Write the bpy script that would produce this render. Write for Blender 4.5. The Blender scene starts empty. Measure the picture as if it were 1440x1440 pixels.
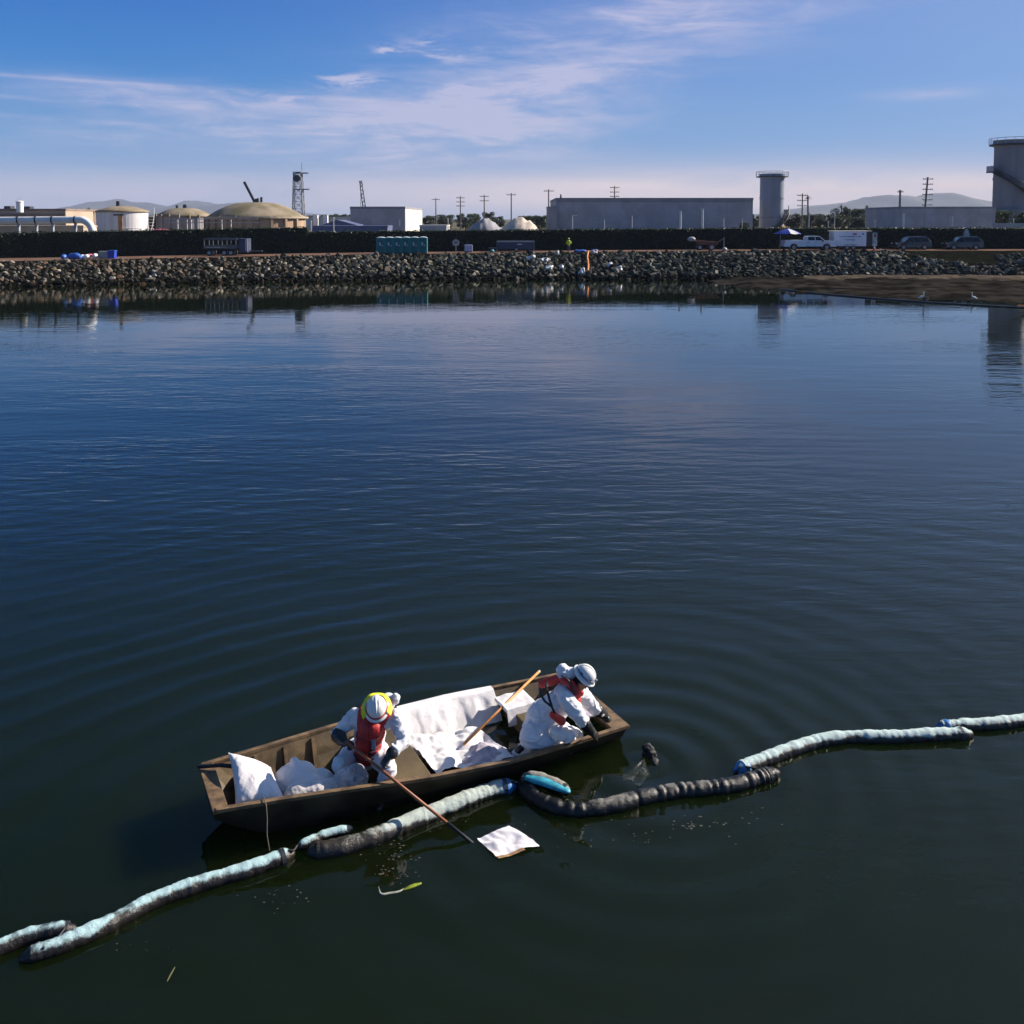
import bpy, bmesh, math, random
from mathutils import Vector, Matrix, noise
random.seed(7)
S = bpy.context.scene
COL = S.collection
R = math.radians

# ------------------------------------------------------------------ camera
F = 1300.0; HC = 6.8; PT = R(4.0); HOR = 308.0
Y0 = HOR + F * math.tan(PT)
cam = bpy.data.cameras.new('camera'); camo = bpy.data.objects.new('camera', cam); COL.objects.link(camo)
cam.sensor_width = 36; cam.lens = F / 1440 * 36; cam.clip_start = 0.1; cam.clip_end = 40000
cam.shift_y = (Y0 - 720) / 1440
camo.location = (0, 0, HC); camo.rotation_euler = (R(90) - PT, 0, 0)
S.camera = camo

# ------------------------------------------------------------------ light
SUN_AZ = R(66); SUN_EL = R(29)          # azimuth clockwise from +Y (the view direction)
world = bpy.data.worlds.new('World'); S.world = world; world.use_nodes = True
world.cycles.sampling_method = 'MANUAL'; world.cycles.sample_map_resolution = 512
sun = bpy.data.lights.new('sun', 'SUN'); suno = bpy.data.objects.new('sun', sun); COL.objects.link(suno)
sun.energy = 5.0; sun.angle = R(0.55); sun.color = (1.0, 0.90, 0.78)
sdir = Vector((math.sin(SUN_AZ) * math.cos(SUN_EL), math.cos(SUN_AZ) * math.cos(SUN_EL), math.sin(SUN_EL)))
suno.rotation_euler = (-sdir).to_track_quat('-Z', 'Y').to_euler()
suno.location = (60, 40, 60)
S.view_settings.view_transform = 'Standard'; S.view_settings.look = 'None'
S.view_settings.exposure = 0.85; S.view_settings.gamma = 1.0
S.render.engine = 'CYCLES'
S.cycles.use_denoising = True
S.cycles.max_bounces = 6; S.cycles.transparent_max_bounces = 12
S.cycles.volume_bounces = 0
S.cycles.use_adaptive_sampling = True; S.cycles.adaptive_threshold = 0.015

class NT:
    def __init__(s, tree): s.t = tree; s.n = tree.nodes; s.l = tree.links
    def new(s, kind, **kw):
        nd = s.n.new(kind)
        for k, v in kw.items(): setattr(nd, k, v)
        return nd
    def link(s, a, b): s.l.new(a, b)
    def val(s, inp, v):
        if isinstance(v, bpy.types.NodeSocket): s.l.new(v, inp)
        else: inp.default_value = v
    def math(s, op, a, b=0.0, c=0.0):
        nd = s.new('ShaderNodeMath', operation=op)
        s.val(nd.inputs[0], a); s.val(nd.inputs[1], b); s.val(nd.inputs[2], c)
        return nd.outputs[0]
    def ss(s, x, lo, hi, a=0.0, b=1.0):
        nd = s.new('ShaderNodeMapRange', interpolation_type='SMOOTHSTEP')
        s.val(nd.inputs['Value'], x); s.val(nd.inputs['From Min'], lo); s.val(nd.inputs['From Max'], hi)
        s.val(nd.inputs['To Min'], a); s.val(nd.inputs['To Max'], b)
        return nd.outputs[0]
    def noise(s, vec, scale, detail=3.0, rough=0.5, dist=0.0):
        nd = s.new('ShaderNodeTexNoise'); nd.inputs['Scale'].default_value = scale
        nd.inputs['Detail'].default_value = detail; nd.inputs['Roughness'].default_value = rough
        nd.inputs['Distortion'].default_value = dist
        if vec is not None: s.l.new(vec, nd.inputs['Vector'])
        return nd.outputs['Fac']
    def mapping(s, vec, loc=(0,0,0), rot=(0,0,0), scale=(1,1,1)):
        nd = s.new('ShaderNodeMapping'); s.l.new(vec, nd.inputs['Vector'])
        nd.inputs['Location'].default_value = loc; nd.inputs['Rotation'].default_value = rot
        nd.inputs['Scale'].default_value = scale
        return nd.outputs[0]
    def mix(s, fac, a, b, mode='MIX'):
        nd = s.new('ShaderNodeMix', data_type='RGBA', blend_type=mode)
        s.val(nd.inputs[0], fac)
        for sock, v in ((nd.inputs[6], a), (nd.inputs[7], b)):
            if isinstance(v, bpy.types.NodeSocket): s.l.new(v, sock)
            else: sock.default_value = (*v, 1.0)
        return nd.outputs[2]
    def xyz(s, x, y, z=0.0):
        nd = s.new('ShaderNodeCombineXYZ')
        s.val(nd.inputs[0], x); s.val(nd.inputs[1], y); s.val(nd.inputs[2], z)
        return nd.outputs[0]

def build_world():
    T = NT(world.node_tree); T.n.clear()
    out = T.new('ShaderNodeOutputWorld'); bg = T.new('ShaderNodeBackground')
    bg.inputs['Strength'].default_value = 0.0556
    T.link(bg.outputs[0], out.inputs[0])
    sky = T.new('ShaderNodeTexSky', sky_type='NISHITA', sun_disc=False)
    sky.sun_elevation = SUN_EL; sky.sun_rotation = SUN_AZ
    sky.altitude = 0; sky.air_density = 1.0; sky.dust_density = 0.35; sky.ozone_density = 2.2
    tc = T.new('ShaderNodeTexCoord'); sep = T.new('ShaderNodeSeparateXYZ')
    T.link(tc.outputs['Generated'], sep.inputs[0])
    x, y, z = sep.outputs
    az = T.math('MULTIPLY', T.math('ARCTAN2', x, y), 57.2958)          # degrees right of the view axis
    el = T.math('MULTIPLY', T.math('ARCSINE', z), 57.2958)
    # clear winter sky: hand-set ramp, slightly mixed with physical sky, paler towards the sun
    ramp = T.new('ShaderNodeValToRGB'); T.link(T.math('DIVIDE', el, 90.0), ramp.inputs[0]); rc = ramp.color_ramp
    stops = ((0.0, (0.27, 0.40, 0.64)), (2.0, (0.19, 0.365, 0.65)), (5.0, (0.085, 0.305, 0.645)), (8.0, (0.018, 0.225, 0.625)), (13.3, (0.004, 0.145, 0.550)), (20, (0.010, 0.115, 0.38)), (32, (0.010, 0.080, 0.225)), (60, (0.010, 0.058, 0.155)), (90, (0.009, 0.050, 0.135)))
    rc.elements[0].position = 0.0; rc.elements[1].position = 1.0
    for k, (e_, c_) in enumerate(stops):
        q = rc.elements[0] if k == 0 else (rc.elements[len(rc.elements) - 1] if k == len(stops) - 1 else rc.elements.new(e_ / 90.0))
        q.color = (*[v * 1.0 for v in c_], 1)
    deep = T.mix(1.0, ramp.outputs[0], (10.0, 10.0, 10.0), 'MULTIPLY')
    dt = T.new('ShaderNodeVectorMath', operation='DOT_PRODUCT'); T.link(tc.outputs['Generated'], dt.inputs[0]); dt.inputs[1].default_value = tuple(sdir)
    glow = T.math('POWER', T.math('MAXIMUM', dt.outputs['Value'], 0.0), 2.0)
    deep = T.mix(T.math('MULTIPLY', glow, 0.85), deep, (3.8, 5.3, 8.6))
    skyc = T.mix(0.06, deep, sky.outputs[0])
    # wispy cirrus on a high flat layer
    zz = T.math('MAXIMUM', T.math('ADD', z, 0.06), 0.03)
    p = T.xyz(T.math('DIVIDE', x, zz), T.math('DIVIDE', y, zz))
    warp = T.noise(T.xyz(az, el), 0.12, 3.0)
    # streaks: long in azimuth, short in elevation, tilted a little
    st = T.xyz(T.math('ADD', az, T.math('MULTIPLY', el, 1.6)), T.math('SUBTRACT', el, T.math('MULTIPLY', az, 0.04)))
    n1 = T.noise(T.mapping(st, (3.1, 1.7, 0), (0, 0, 0), (0.055, 0.42, 1)), 1.0, 7.0, 0.62, 0.5)
    n2 = T.noise(T.mapping(st, (9.1, 4.2, 2), (0, 0, 0), (0.22, 0.95, 1)), 1.0, 6.0, 0.65, 0.6)
    n3 = T.noise(T.mapping(p, (1.0, 2.0, 0), (0, 0, 0.5), (0.10, 0.28, 1)), 1.0, 6.0, 0.6, 0.7)
    def blob(a0, e0, wa, we, tilt=0.0):
        da = T.math('DIVIDE', T.math('SUBTRACT', az, a0), wa)
        de = T.math('DIVIDE', T.math('SUBTRACT', T.math('SUBTRACT', el, e0), T.math('MULTIPLY', T.math('SUBTRACT', az, a0), tilt)), we)
        d = T.math('ADD', T.math('MULTIPLY', da, da), T.math('MULTIPLY', de, de))
        return T.math('EXPONENT', T.math('MULTIPLY', d, -1.0))
    def add(*a):
        r = a[0]
        for b in a[1:]: r = T.math('ADD', r, b)
        return r
    body = add(blob(-3, 6.0, 11, 3.0, 0.14), T.math('MULTIPLY', blob(-16, 4.6, 13, 1.3, 0.02), 0.75),
               T.math('MULTIPLY', blob(9, 11.9, 9.5, 1.5, 0.05), 0.95), T.math('MULTIPLY', blob(-21, 7.0, 7, 0.8, -0.03), 0.7),
               T.math('MULTIPLY', blob(24, 7.0, 3.0, 0.35, 0.0), 0.45), T.math('MULTIPLY', blob(4, 8.6, 6.5, 0.9, 0.1), 0.55))
    w1 = T.ss(T.math('ADD', T.math('MULTIPLY', n1, 0.65), T.math('MULTIPLY', n2, 0.35)), 0.40, 0.66)
    cirrus = T.math('MULTIPLY', body, T.math('MULTIPLY', T.math('ADD', w1, 0.22), 1.0))
    puff = T.math('MULTIPLY', T.ss(n2, 0.46, 0.62), add(blob(-10.0, 8.3, 1.9, 0.5), T.math('MULTIPLY', blob(-4.2, 10.2, 2.4, 0.75), 0.8),
                  T.math('MULTIPLY', blob(-7.6, 10.1, 0.7, 0.3), 0.9), T.math('MULTIPLY', blob(-2.0, 7.7, 2.2, 0.3, -0.12), 0.8),
                  T.math('MULTIPLY', blob(-15.0, 7.1, 2.6, 0.3, -0.02), 0.8)))
    thin = T.math('MULTIPLY', add(blob(-25, 7.65, 8, 0.10, -0.012), T.math('MULTIPLY', blob(-27, 6.55, 7, 0.13, -0.015), 1.2), blob(-25, 5.45, 8, 0.14, -0.02), T.math('MULTIPLY', blob(-12, 7.2, 7, 0.12, -0.02), 0.7)), T.ss(n2, 0.30, 0.62, 0.03, 0.28))
    rest = T.math('MULTIPLY', T.ss(n3, 0.54, 0.80, 0.0, 0.40), T.ss(el, 14.5, 26.0))       # the same thin cirrus goes on overhead
    band = add(T.math('MULTIPLY', blob(12, 1.5, 20, 1.45), 1.15), T.math('MULTIPLY', blob(30, 1.3, 12, 1.1), 0.5), T.math('MULTIPLY', blob(-24, 1.4, 16, 1.3), 0.35))
    band = T.math('MULTIPLY', band, T.ss(n1, 0.22, 0.62, 0.45, 1.0))
    haze = T.math('MULTIPLY', T.math('EXPONENT', T.math('MULTIPLY', T.math('MAXIMUM', el, 0.0), -0.30)), 0.62)
    cf = T.math('MINIMUM', add(cirrus, T.math('MULTIPLY', puff, 0.85), rest, thin), 0.75)
    c1 = T.mix(T.math('MULTIPLY', haze, 0.3), skyc, (4.6, 4.9, 6.2))
    c2 = T.mix(cf, c1, (6.1, 5.9, 7.7))
    c3 = T.mix(T.math('MINIMUM', T.math('MULTIPLY', band, 1.05), 0.95), c2, (9.6, 8.0, 7.6))
    T.link(c3, bg.inputs['Color'])
build_world()

# ------------------------------------------------------------------ helpers
cp, sp = math.cos(PT), math.sin(PT)
def ray(u, v):
    x = (u - 720) / F; z = -(v - Y0) / F
    return (x, cp + z * sp, -sp + z * cp)
def atz(u, v, z=0.0):
    d = ray(u, v); t = (z - HC) / d[2]
    return Vector((d[0] * t, d[1] * t, z))
def aty(u, v, y):
    d = ray(u, v); t = y / d[1]
    return Vector((d[0] * t, y, HC + d[2] * t))

def put(o, parent=None):
    COL.objects.link(o)
    if parent is not None: o.parent = parent
    return o
def tag(o, label=None, cat=None, group=None, kind=None):
    if label: o['label'] = label
    if cat: o['category'] = cat
    if group: o['group'] = group
    if kind: o['kind'] = kind
    return o
def thing(name, label, cat, loc=(0,0,0), rz=0.0, group=None):
    o = bpy.data.objects.new(name, None); o.location = loc; o.rotation_euler = (0, 0, rz)
    o.empty_display_size = 0.1
    return tag(put(o), label, cat, group)
def copy_tree(o, parent=None):
    c = o.copy(); COL.objects.link(c); c.parent = parent
    for ch in list(o.children): copy_tree(ch, c)
    return c

class MB:
    """collects polygons into one mesh"""
    def __init__(s): s.v = []; s.f = []; s.mi = []
    def _add(s, vs, fs, m=0):
        o = len(s.v); s.v += [tuple(q) for q in vs]
        s.f += [tuple(i + o for i in f) for f in fs]; s.mi += [m] * len(fs); return s
    def box(s, c, d, rz=0.0, m=0, taper=1.0):
        hx, hy, hz = d[0] / 2, d[1] / 2, d[2] / 2
        M = Matrix.Rotation(rz, 3, 'Z'); vs = []
        for z in (-hz, hz):
            k = 1.0 if z < 0 else taper
            for x, y in ((-hx, -hy), (hx, -hy), (hx, hy), (-hx, hy)):
                q = M @ Vector((x * k, y * k, z)); vs.append((c[0] + q.x, c[1] + q.y, c[2] + q.z))
        return s._add(vs, [(0,3,2,1), (4,5,6,7), (0,1,5,4), (1,2,6,5), (2,3,7,6), (3,0,4,7)], m)
    def bar(s, a, b, w, h=None, m=0, up=Vector((0,0,1))):
        a = Vector(a); b = Vector(b); h = h or w; d = (b - a).normalized()
        if abs(d.dot(up)) > 0.98: up = Vector((0, 1, 0))
        sx = d.cross(up).normalized(); sz = sx.cross(d).normalized(); vs = []
        for q in (a, b):
            for i, j in ((-1,-1), (1,-1), (1,1), (-1,1)): vs.append(q + sx * (i * w / 2) + sz * (j * h / 2))
        return s._add(vs, [(0,3,2,1), (4,5,6,7), (0,1,5,4), (1,2,6,5), (2,3,7,6), (3,0,4,7)], m)
    def tube(s, pts, rad, seg=8, m=0, caps=True, flat=1.0, round_end=False):
        pts = [Vector(p) for p in pts]; n = len(pts)
        if not hasattr(rad, '__len__'): rad = [rad] * n
        if round_end:
            def ext(p, q, r):
                d = (p - q).normalized(); o = []
                for k in (0.55, 0.9, 1.0): o.append((p + d * r * k, r * math.sqrt(max(0.02, 1 - k * k))))
                return o
            e0 = ext(pts[0], pts[1], rad[0]); e1 = ext(pts[-1], pts[-2], rad[-1])
            pts = [q for q, _ in reversed(e0)] + pts + [q for q, _ in e1]
            rad = [r for _, r in reversed(e0)] + list(rad) + [r for _, r in e1]; n = len(pts)
        t = (pts[1] - pts[0]).normalized(); up = Vector((0,0,1)) if abs(t.z) < 0.9 else Vector((0,1,0))
        nx = t.cross(up).normalized(); vs = []
        for i in range(n):
            t = (pts[min(i + 1, n - 1)] - pts[max(i - 1, 0)])
            if t.length < 1e-9: t = Vector((0,0,1))
            t.normalize(); nx = (nx - t * nx.dot(t))
            nx = nx.normalized() if nx.length > 1e-6 else t.orthogonal().normalized()
            ny = t.cross(nx)
            for k in range(seg):
                a = 2 * math.pi * k / seg
                vs.append(pts[i] + nx * (math.cos(a) * rad[i]) + ny * (math.sin(a) * rad[i] * flat))
        fs = []
        for i in range(n - 1):
            for k in range(seg):
                k2 = (k + 1) % seg; fs.append((i*seg+k, i*seg+k2, (i+1)*seg+k2, (i+1)*seg+k))
        if caps: fs.append(tuple(reversed(range(seg)))); fs.append(tuple((n-1)*seg + k for k in range(seg)))
        return s._add(vs, fs, m)
    def ell(s, c, r, rot=None, seg=14, rings=9, m=0):
        c = Vector(c); M = rot or Matrix.Identity(3); vs = [c + M @ Vector((0,0,-r[2]))]
        for i in range(1, rings):
            a = -math.pi / 2 + math.pi * i / rings
            for k in range(seg):
                b = 2 * math.pi * k / seg
                vs.append(c + M @ Vector((r[0]*math.cos(a)*math.cos(b), r[1]*math.cos(a)*math.sin(b), r[2]*math.sin(a))))
        vs.append(c + M @ Vector((0,0,r[2]))); fs = []
        for k in range(seg): fs.append((0, 1 + (k+1) % seg, 1 + k))
        for i in range(rings - 2):
            for k in range(seg):
                k2 = (k+1) % seg; a = 1 + i*seg; fs.append((a+k, a+k2, a+seg+k2, a+seg+k))
        L = len(vs) - 1; a = 1 + (rings-2)*seg
        for k in range(seg): fs.append((a+k, a+(k+1) % seg, L))
        return s._add(vs, fs, m)
    def lathe(s, prof, c=(0,0,0), seg=24, m=0, M=None, caps=True, sx=1.0, sy=1.0):
        c = Vector(c); vs = []
        for r, z in prof:
            for k in range(seg):
                a = 2*math.pi*k/seg; q = Vector((r*math.cos(a)*sx, r*math.sin(a)*sy, z))
                if M is not None: q = M @ q
                vs.append(c + q)
        n = len(prof); fs = []
        for i in range(n-1):
            for k in range(seg):
                k2 = (k+1) % seg; fs.append((i*seg+k, i*seg+k2, (i+1)*seg+k2, (i+1)*seg+k))
        if caps: fs.append(tuple(reversed(range(seg)))); fs.append(tuple((n-1)*seg+k for k in range(seg)))
        return s._add(vs, fs, m)
    def prism(s, poly, y0, y1, m=0, shrink=None):
        """x-z polygon (counter-clockwise seen from -Y) extruded from y0 to y1; shrink(z) scales y"""
        n = len(poly); f = shrink or (lambda z: 1.0)
        vs = [(x, y0 * f(z), z) for x, z in poly] + [(x, y1 * f(z), z) for x, z in poly]
        fs = [tuple(range(n)), tuple(reversed(range(n, 2*n)))]
        for i in range(n):
            j = (i+1) % n; fs.append((i, i+n, j+n, j))
        return s._add(vs, fs, m)
    def grid(s, fn, nu, nv, m=0):
        vs = [fn(i / nu, j / nv) for i in range(nu+1) for j in range(nv+1)]
        fs = [(i*(nv+1)+j, (i+1)*(nv+1)+j, (i+1)*(nv+1)+j+1, i*(nv+1)+j+1) for i in range(nu) for j in range(nv)]
        return s._add(vs, fs, m)
    def mesh(s, name, mats, smooth=False):
        me = bpy.data.meshes.new(name); me.from_pydata(s.v, [], s.f)
        if not isinstance(mats, (list, tuple)): mats = [mats]
        for q in mats: me.materials.append(q)
        if len(mats) > 1: me.polygons.foreach_set('material_index', s.mi)
        if smooth: me.polygons.foreach_set('use_smooth', [True] * len(me.polygons))
        me.update(); return me
    def build(s, name, mats, parent=None, smooth=False, fix=False, bevel=0.0):
        me = s.mesh(name, mats, smooth)
        if fix or bevel:
            bm = bmesh.new(); bm.from_mesh(me)
            if fix: bmesh.ops.recalc_face_normals(bm, faces=bm.faces)
            if bevel:
                ed = [e for e in bm.edges if e.is_manifold and e.calc_face_angle(0) > 0.5]
                bmesh.ops.bevel(bm, geom=ed, offset=bevel, segments=2, affect='EDGES', profile=0.6)
            bm.to_mesh(me); bm.free(); me.update()
        return put(bpy.data.objects.new(name, me), parent)

def remeshed(name, mb, voxel, mats, parent=None, smooth_it=6, wrinkle=None, solid_mats=None):
    """fuse overlapping closed shapes into one continuous surface"""
    me = mb.mesh(name + '_src', [])
    o = bpy.data.objects.new(name, me); COL.objects.link(o)
    r = o.modifiers.new('r', 'REMESH'); r.mode = 'VOXEL'; r.voxel_size = voxel
    if smooth_it:
        sm = o.modifiers.new('s', 'SMOOTH'); sm.factor = 0.5; sm.iterations = smooth_it
    dg = bpy.context.evaluated_depsgraph_get(); dg.update()
    nm = bpy.data.meshes.new_from_object(o.evaluated_get(dg)); nm.name = name
    bpy.data.objects.remove(o); bpy.data.meshes.remove(me)
    if wrinkle:
        nm.update(); cs = [(v.co.copy(), v.normal.copy()) for v in nm.vertices]
        for v, (c, n) in zip(nm.vertices, cs): v.co = c + n * wrinkle(c)
    if not isinstance(mats, (list, tuple)): mats = [mats]
    nm.materials.clear()
    for q in mats: nm.materials.append(q)
    nm.polygons.foreach_set('use_smooth', [True] * len(nm.polygons))
    nm.update()
    return put(bpy.data.objects.new(name, nm), parent)

MATS = {}
def mat(name, col, rough=0.6, var=0.15, scale=6.0, bump=0.0, bscale=None, metal=0.0, col2=None, coat=0.0, spec=0.5, detail=4.0, stretch=None, lo=0.35, hi=0.65):
    m = bpy.data.materials.new(name); m.use_nodes = True; T = NT(m.node_tree)
    b = T.n['Principled BSDF']; b.inputs['Roughness'].default_value = rough; b.inputs['Metallic'].default_value = metal
    b.inputs['Coat Weight'].default_value = coat; b.inputs['Specular IOR Level'].default_value = spec
    tc = T.new('ShaderNodeTexCoord'); vec = tc.outputs['Object']
    if stretch: vec = T.mapping(vec, scale=stretch)
    n = T.noise(vec, scale, detail, 0.6)
    a = tuple(c * (1 - var) for c in col); c2 = col2 or tuple(min(0.95, c * (1 + var)) for c in col)
    T.link(T.mix(T.ss(n, lo, hi), a if not col2 else col, c2), b.inputs['Base Color'])
    T.link(T.ss(n, 0.3, 0.7, max(0.02, rough * 0.85), min(1.0, rough * 1.15)), b.inputs['Roughness'])
    if bump:
        bp = T.new('ShaderNodeBump'); bp.inputs['Strength'].default_value = 1.0; bp.inputs['Distance'].default_value = bump
        T.link(T.noise(vec, bscale or scale * 3, 5.0, 0.6), bp.inputs['Height']); T.link(bp.outputs[0], b.inputs['Normal'])
    MATS[name] = m; return m

# ------------------------------------------------------------------ setting: water
BA = R(27.4); BO = Vector((-3.38, 9.88, 0.0))      # boat: bow-end centre and heading
def water_material():
    m = bpy.data.materials.new('water'); m.use_nodes = True; T = NT(m.node_tree)
    b = T.n['Principled BSDF']
    b.inputs['IOR'].default_value = 1.33; b.inputs['Roughness'].default_value = 0.02
    b.subsurface_method = 'BURLEY'; b.inputs['Subsurface Weight'].default_value = 1.0; b.inputs['Subsurface Radius'].default_value = (0.9, 1.3, 1.0); b.inputs['Subsurface Scale'].default_value = 1.0
    g = T.new('ShaderNodeNewGeometry'); pos = g.outputs['Position']
    sep = T.new('ShaderNodeSeparateXYZ'); T.link(pos, sep.inputs[0]); px, py, pz = sep.outputs
    murk = T.noise(T.mapping(pos, scale=(0.05, 0.12, 1)), 1.0, 3.0)
    T.link(T.mix(T.ss(murk, 0.3, 0.7), (0.0042, 0.0080, 0.0020), (0.0054, 0.0094, 0.0025)), b.inputs['Base Color'])
    H = []
    wob = T.noise(T.mapping(pos, scale=(0.25, 0.25, 1)), 1.0, 3.0)
    # rings spreading from the boat (the boat is long, so they start as ovals)
    def rings(c, rot, sx, k, amp, reach, r0, wobble):
        q = T.mapping(pos, loc=(0, 0, 0)); v = T.new('ShaderNodeVectorMath', operation='SUBTRACT')
        T.link(pos, v.inputs[0]); v.inputs[1].default_value = (c[0], c[1], 0)
        rr = T.mapping(v.outputs[0], rot=(0, 0, -rot), scale=(sx, 1, 0))
        # mapping scales before it rotates, so rotate first
        rr = T.mapping(T.mapping(v.outputs[0], rot=(0, 0, -rot)), scale=(sx, 1, 0))
        ln = T.new('ShaderNodeVectorMath', operation='LENGTH'); T.link(rr, ln.inputs[0]); r = ln.outputs['Value']
        ph = T.math('ADD', T.math('MULTIPLY', r, k), T.math('MULTIPLY', wob, wobble))
        h = T.math('MULTIPLY', T.math('SINE', ph), T.math('EXPONENT', T.math('DIVIDE', r, -reach)))
        h = T.math('MULTIPLY', h, T.ss(r, r0 * 0.5, r0))
        return T.math('MULTIPLY', h, amp)
    cen = (BO.x + math.cos(BA) * 2.5, BO.y + math.sin(BA) * 2.5)
    patch = T.ss(T.noise(T.mapping(pos, loc=(4, 1, 0), scale=(0.10, 0.16, 1)), 1.0, 3.0), 0.33, 0.66, 0.15, 1.0)
    H.append(T.math('MULTIPLY', rings(cen, BA, 0.55, 9.5, 0.0058, 8.0, 1.6, 9.0), T.math('ADD', patch, 0.25)))
    H.append(T.math('MULTIPLY', rings(cen, BA, 0.6, 19.0, 0.0017, 6.5, 1.6, 12.0), patch))
    deb = atz(908, 1075)
    H.append(rings(deb, 0, 1.0, 11.0, 0.0125, 2.2, 0.35, 3.0))
    tip = atz(690, 1190)
    H.append(rings(tip, 0, 1.0, 6.5, 0.0080, 2.6, 0.6, 2.5))
    # wind ripples: crests lie across the view, in drifting patches, dying out in the lee of the far bank
    lee = T.ss(py, 26.0, 72.0, 1.0, 0.16)
    cat = T.math('MULTIPLY', T.ss(T.noise(T.mapping(pos, loc=(2, 7, 0), rot=(0, 0, 0.2), scale=(0.035, 0.085, 1)), 1.0, 3.0), 0.36, 0.64, 0.12, 1.0), lee)
    a1 = T.noise(T.mapping(pos, rot=(0, 0, 0.25), scale=(0.75, 2.3, 1)), 1.0, 2.0, 0.5, 0.3)
    a2 = T.noise(T.mapping(pos, rot=(0, 0, -0.35), scale=(1.6, 5.2, 1)), 1.0, 2.0, 0.5, 0.2)
    a3 = T.noise(T.mapping(pos, rot=(0, 0, 0.1), scale=(0.20, 0.55, 1)), 1.0, 2.0)
    H.append(T.math('MULTIPLY', T.math('MULTIPLY', a1, 0.026), cat))
    H.append(T.math('MULTIPLY', T.math('MULTIPLY', a2, 0.012), cat))
    H.append(T.math('MULTIPLY', T.math('MULTIPLY', a3, 0.030), lee))
    h = H[0]
    for q in H[1:]: h = T.math('ADD', h, q)
    bp = T.new('ShaderNodeBump'); bp.inputs['Strength'].default_value = 1.0; bp.inputs['Distance'].default_value = 1.0
    T.link(h, bp.inputs['Height']); T.link(bp.outputs[0], b.inputs['Normal'])
    return m
w = MB(); w.grid(lambda u, v: (-260 + 520 * u, -25 + 165 * v, 0), 4, 4)
tag(w.build('water', water_material()), kind='structure')

# ------------------------------------------------------------------ setting: far bank, ground, road
def zr(x): return 2.2 + 0.45 * max(0.0, min(1.0, (x + 54) / 90.0))
def lerp_tab(tab, u):
    for (u0, v0), (u1, v1) in zip(tab, tab[1:]):
        if u <= u1: return v0 + (v1 - v0) * max(0.0, (u - u0) / (u1 - u0))
    return tab[-1][1]
ROADT = [(-420, 374), (0, 367.5), (180, 364), (360, 360.5), (540, 357.6), (720, 355.5), (900, 353.8), (1080, 352.8), (1260, 352.6), (1440, 352.6), (1860, 352.3)]
WATT = [(-420, 413), (0, 404), (180, 400), (360, 396.5), (540, 394), (720, 393), (900, 393), (1080, 393.5), (1260, 394), (1440, 394.5), (1860, 395)]
CURV = []
for i in range(77):
    u = -420 + 2280 * i / 76
    z = 2.4
    for _ in range(8):
        c = atz(u, lerp_tab(ROADT, u), z); z = zr(c.x)
    CURV.append((u, atz(u, lerp_tab(WATT, u), 0.0), Vector((c.x, c.y, z))))
def road_at(u, back=0.0):
    """point on the service road seen at pixel column u, 'back' metres behind its river edge"""
    for (u0, a0, c0), (u1, a1, c1) in zip(CURV, CURV[1:]):
        if u <= u1:
            t = (u - u0) / (u1 - u0); c = c0.lerp(c1, t); break
    k = (c.y + back) / c.y
    x = c.x * k; return Vector((x, c.y + back, zr(x)))

m_soil = mat('bank_soil', (0.010, 0.011, 0.008), 0.95, 0.5, 0.8, 0.05, 3.0, spec=0.0)
m_dirt = mat('dirt', (0.20, 0.155, 0.115), 0.95, 0.2, 0.35, 0.02, 4.0)
m_road = mat('road_gravel', (0.16, 0.098, 0.075), 0.95, 0.18, 0.3, 0.02, 5.0, spec=0.0)
m_ground = mat('plain', (0.13, 0.115, 0.085), 0.95, 0.3, 0.02, spec=0.0)
b = MB(); n = len(CURV)
def bank_fn(u, v):
    i = min(n - 1, int(round(u * (n - 1)))); _, a, c = CURV[i]
    if v == 0: d = (a - c).normalized(); return Vector((a.x + d.x * 4, a.y + d.y * 4, -0.9))
    t = (v - 0.125) / 0.875
    q = a.lerp(c, t)
    q.z = c.z * (t ** 0.75) + (0.10 * noise.noise(Vector((q.x * 0.5, q.y * 0.5, 3))) if t < 0.99 else 0)
    return q
b.grid(bank_fn, n - 1, 8)
bank = tag(b.build('embankment', m_soil, fix=True, smooth=True), kind='structure')
g = MB()
def ground_fn(u, v):
    i = min(n - 1, int(round(u * (n - 1)))); px, _, c = CURV[i]
    k = (0.0, 6, 14, 30, 90, 400, 9200)[int(round(v * 6))]
    if k == 9200:
        t = u * 2 - 1; return Vector((t * 9300, 9300, 2.4))
    if k == 400: return Vector((c.x * 3.5, 520, 2.4))
    q = (c.y + k) / c.y; x = c.x * q; return Vector((x, c.y + k, zr(x)))
g.grid(ground_fn, n - 1, 6)
# close the sheet to both sides of the lagoon
for sgn, c in ((-1, CURV[0][2]), (1, CURV[-1][2])):
    e = Vector((sgn * 9300, c.y, c.z)); f = Vector((sgn * 9300, 9300, 2.4))
    a2 = Vector((c.x * 3.5, 520, 2.4)); a1 = Vector((c.x * (c.y + 90) / c.y, c.y + 90, zr(c.x)))
    fc = (0, 1, 2, 3, 4)
    g._add([c, e, f, a2, a1], [fc if sgn > 0 else tuple(reversed(fc))])
tag(g.build('ground', m_ground, fix=True), kind='structure')
rd = MB()
def strip(s0, s1, dz):
    mbx = MB()
    def fn(u, v):
        i = min(n - 1, int(round(u * (n - 1)))); _, _, c = CURV[i]; k = s0 + (s1 - s0) * v
        q = (c.y + k) / c.y; x = c.x * q; return Vector((x, c.y + k, zr(x) + dz))
    mbx.grid(fn, n - 1, 1); return mbx
tag(strip(0.15, 8.0, 0.012).build('service_road', m_road, fix=True), kind='structure')

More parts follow.
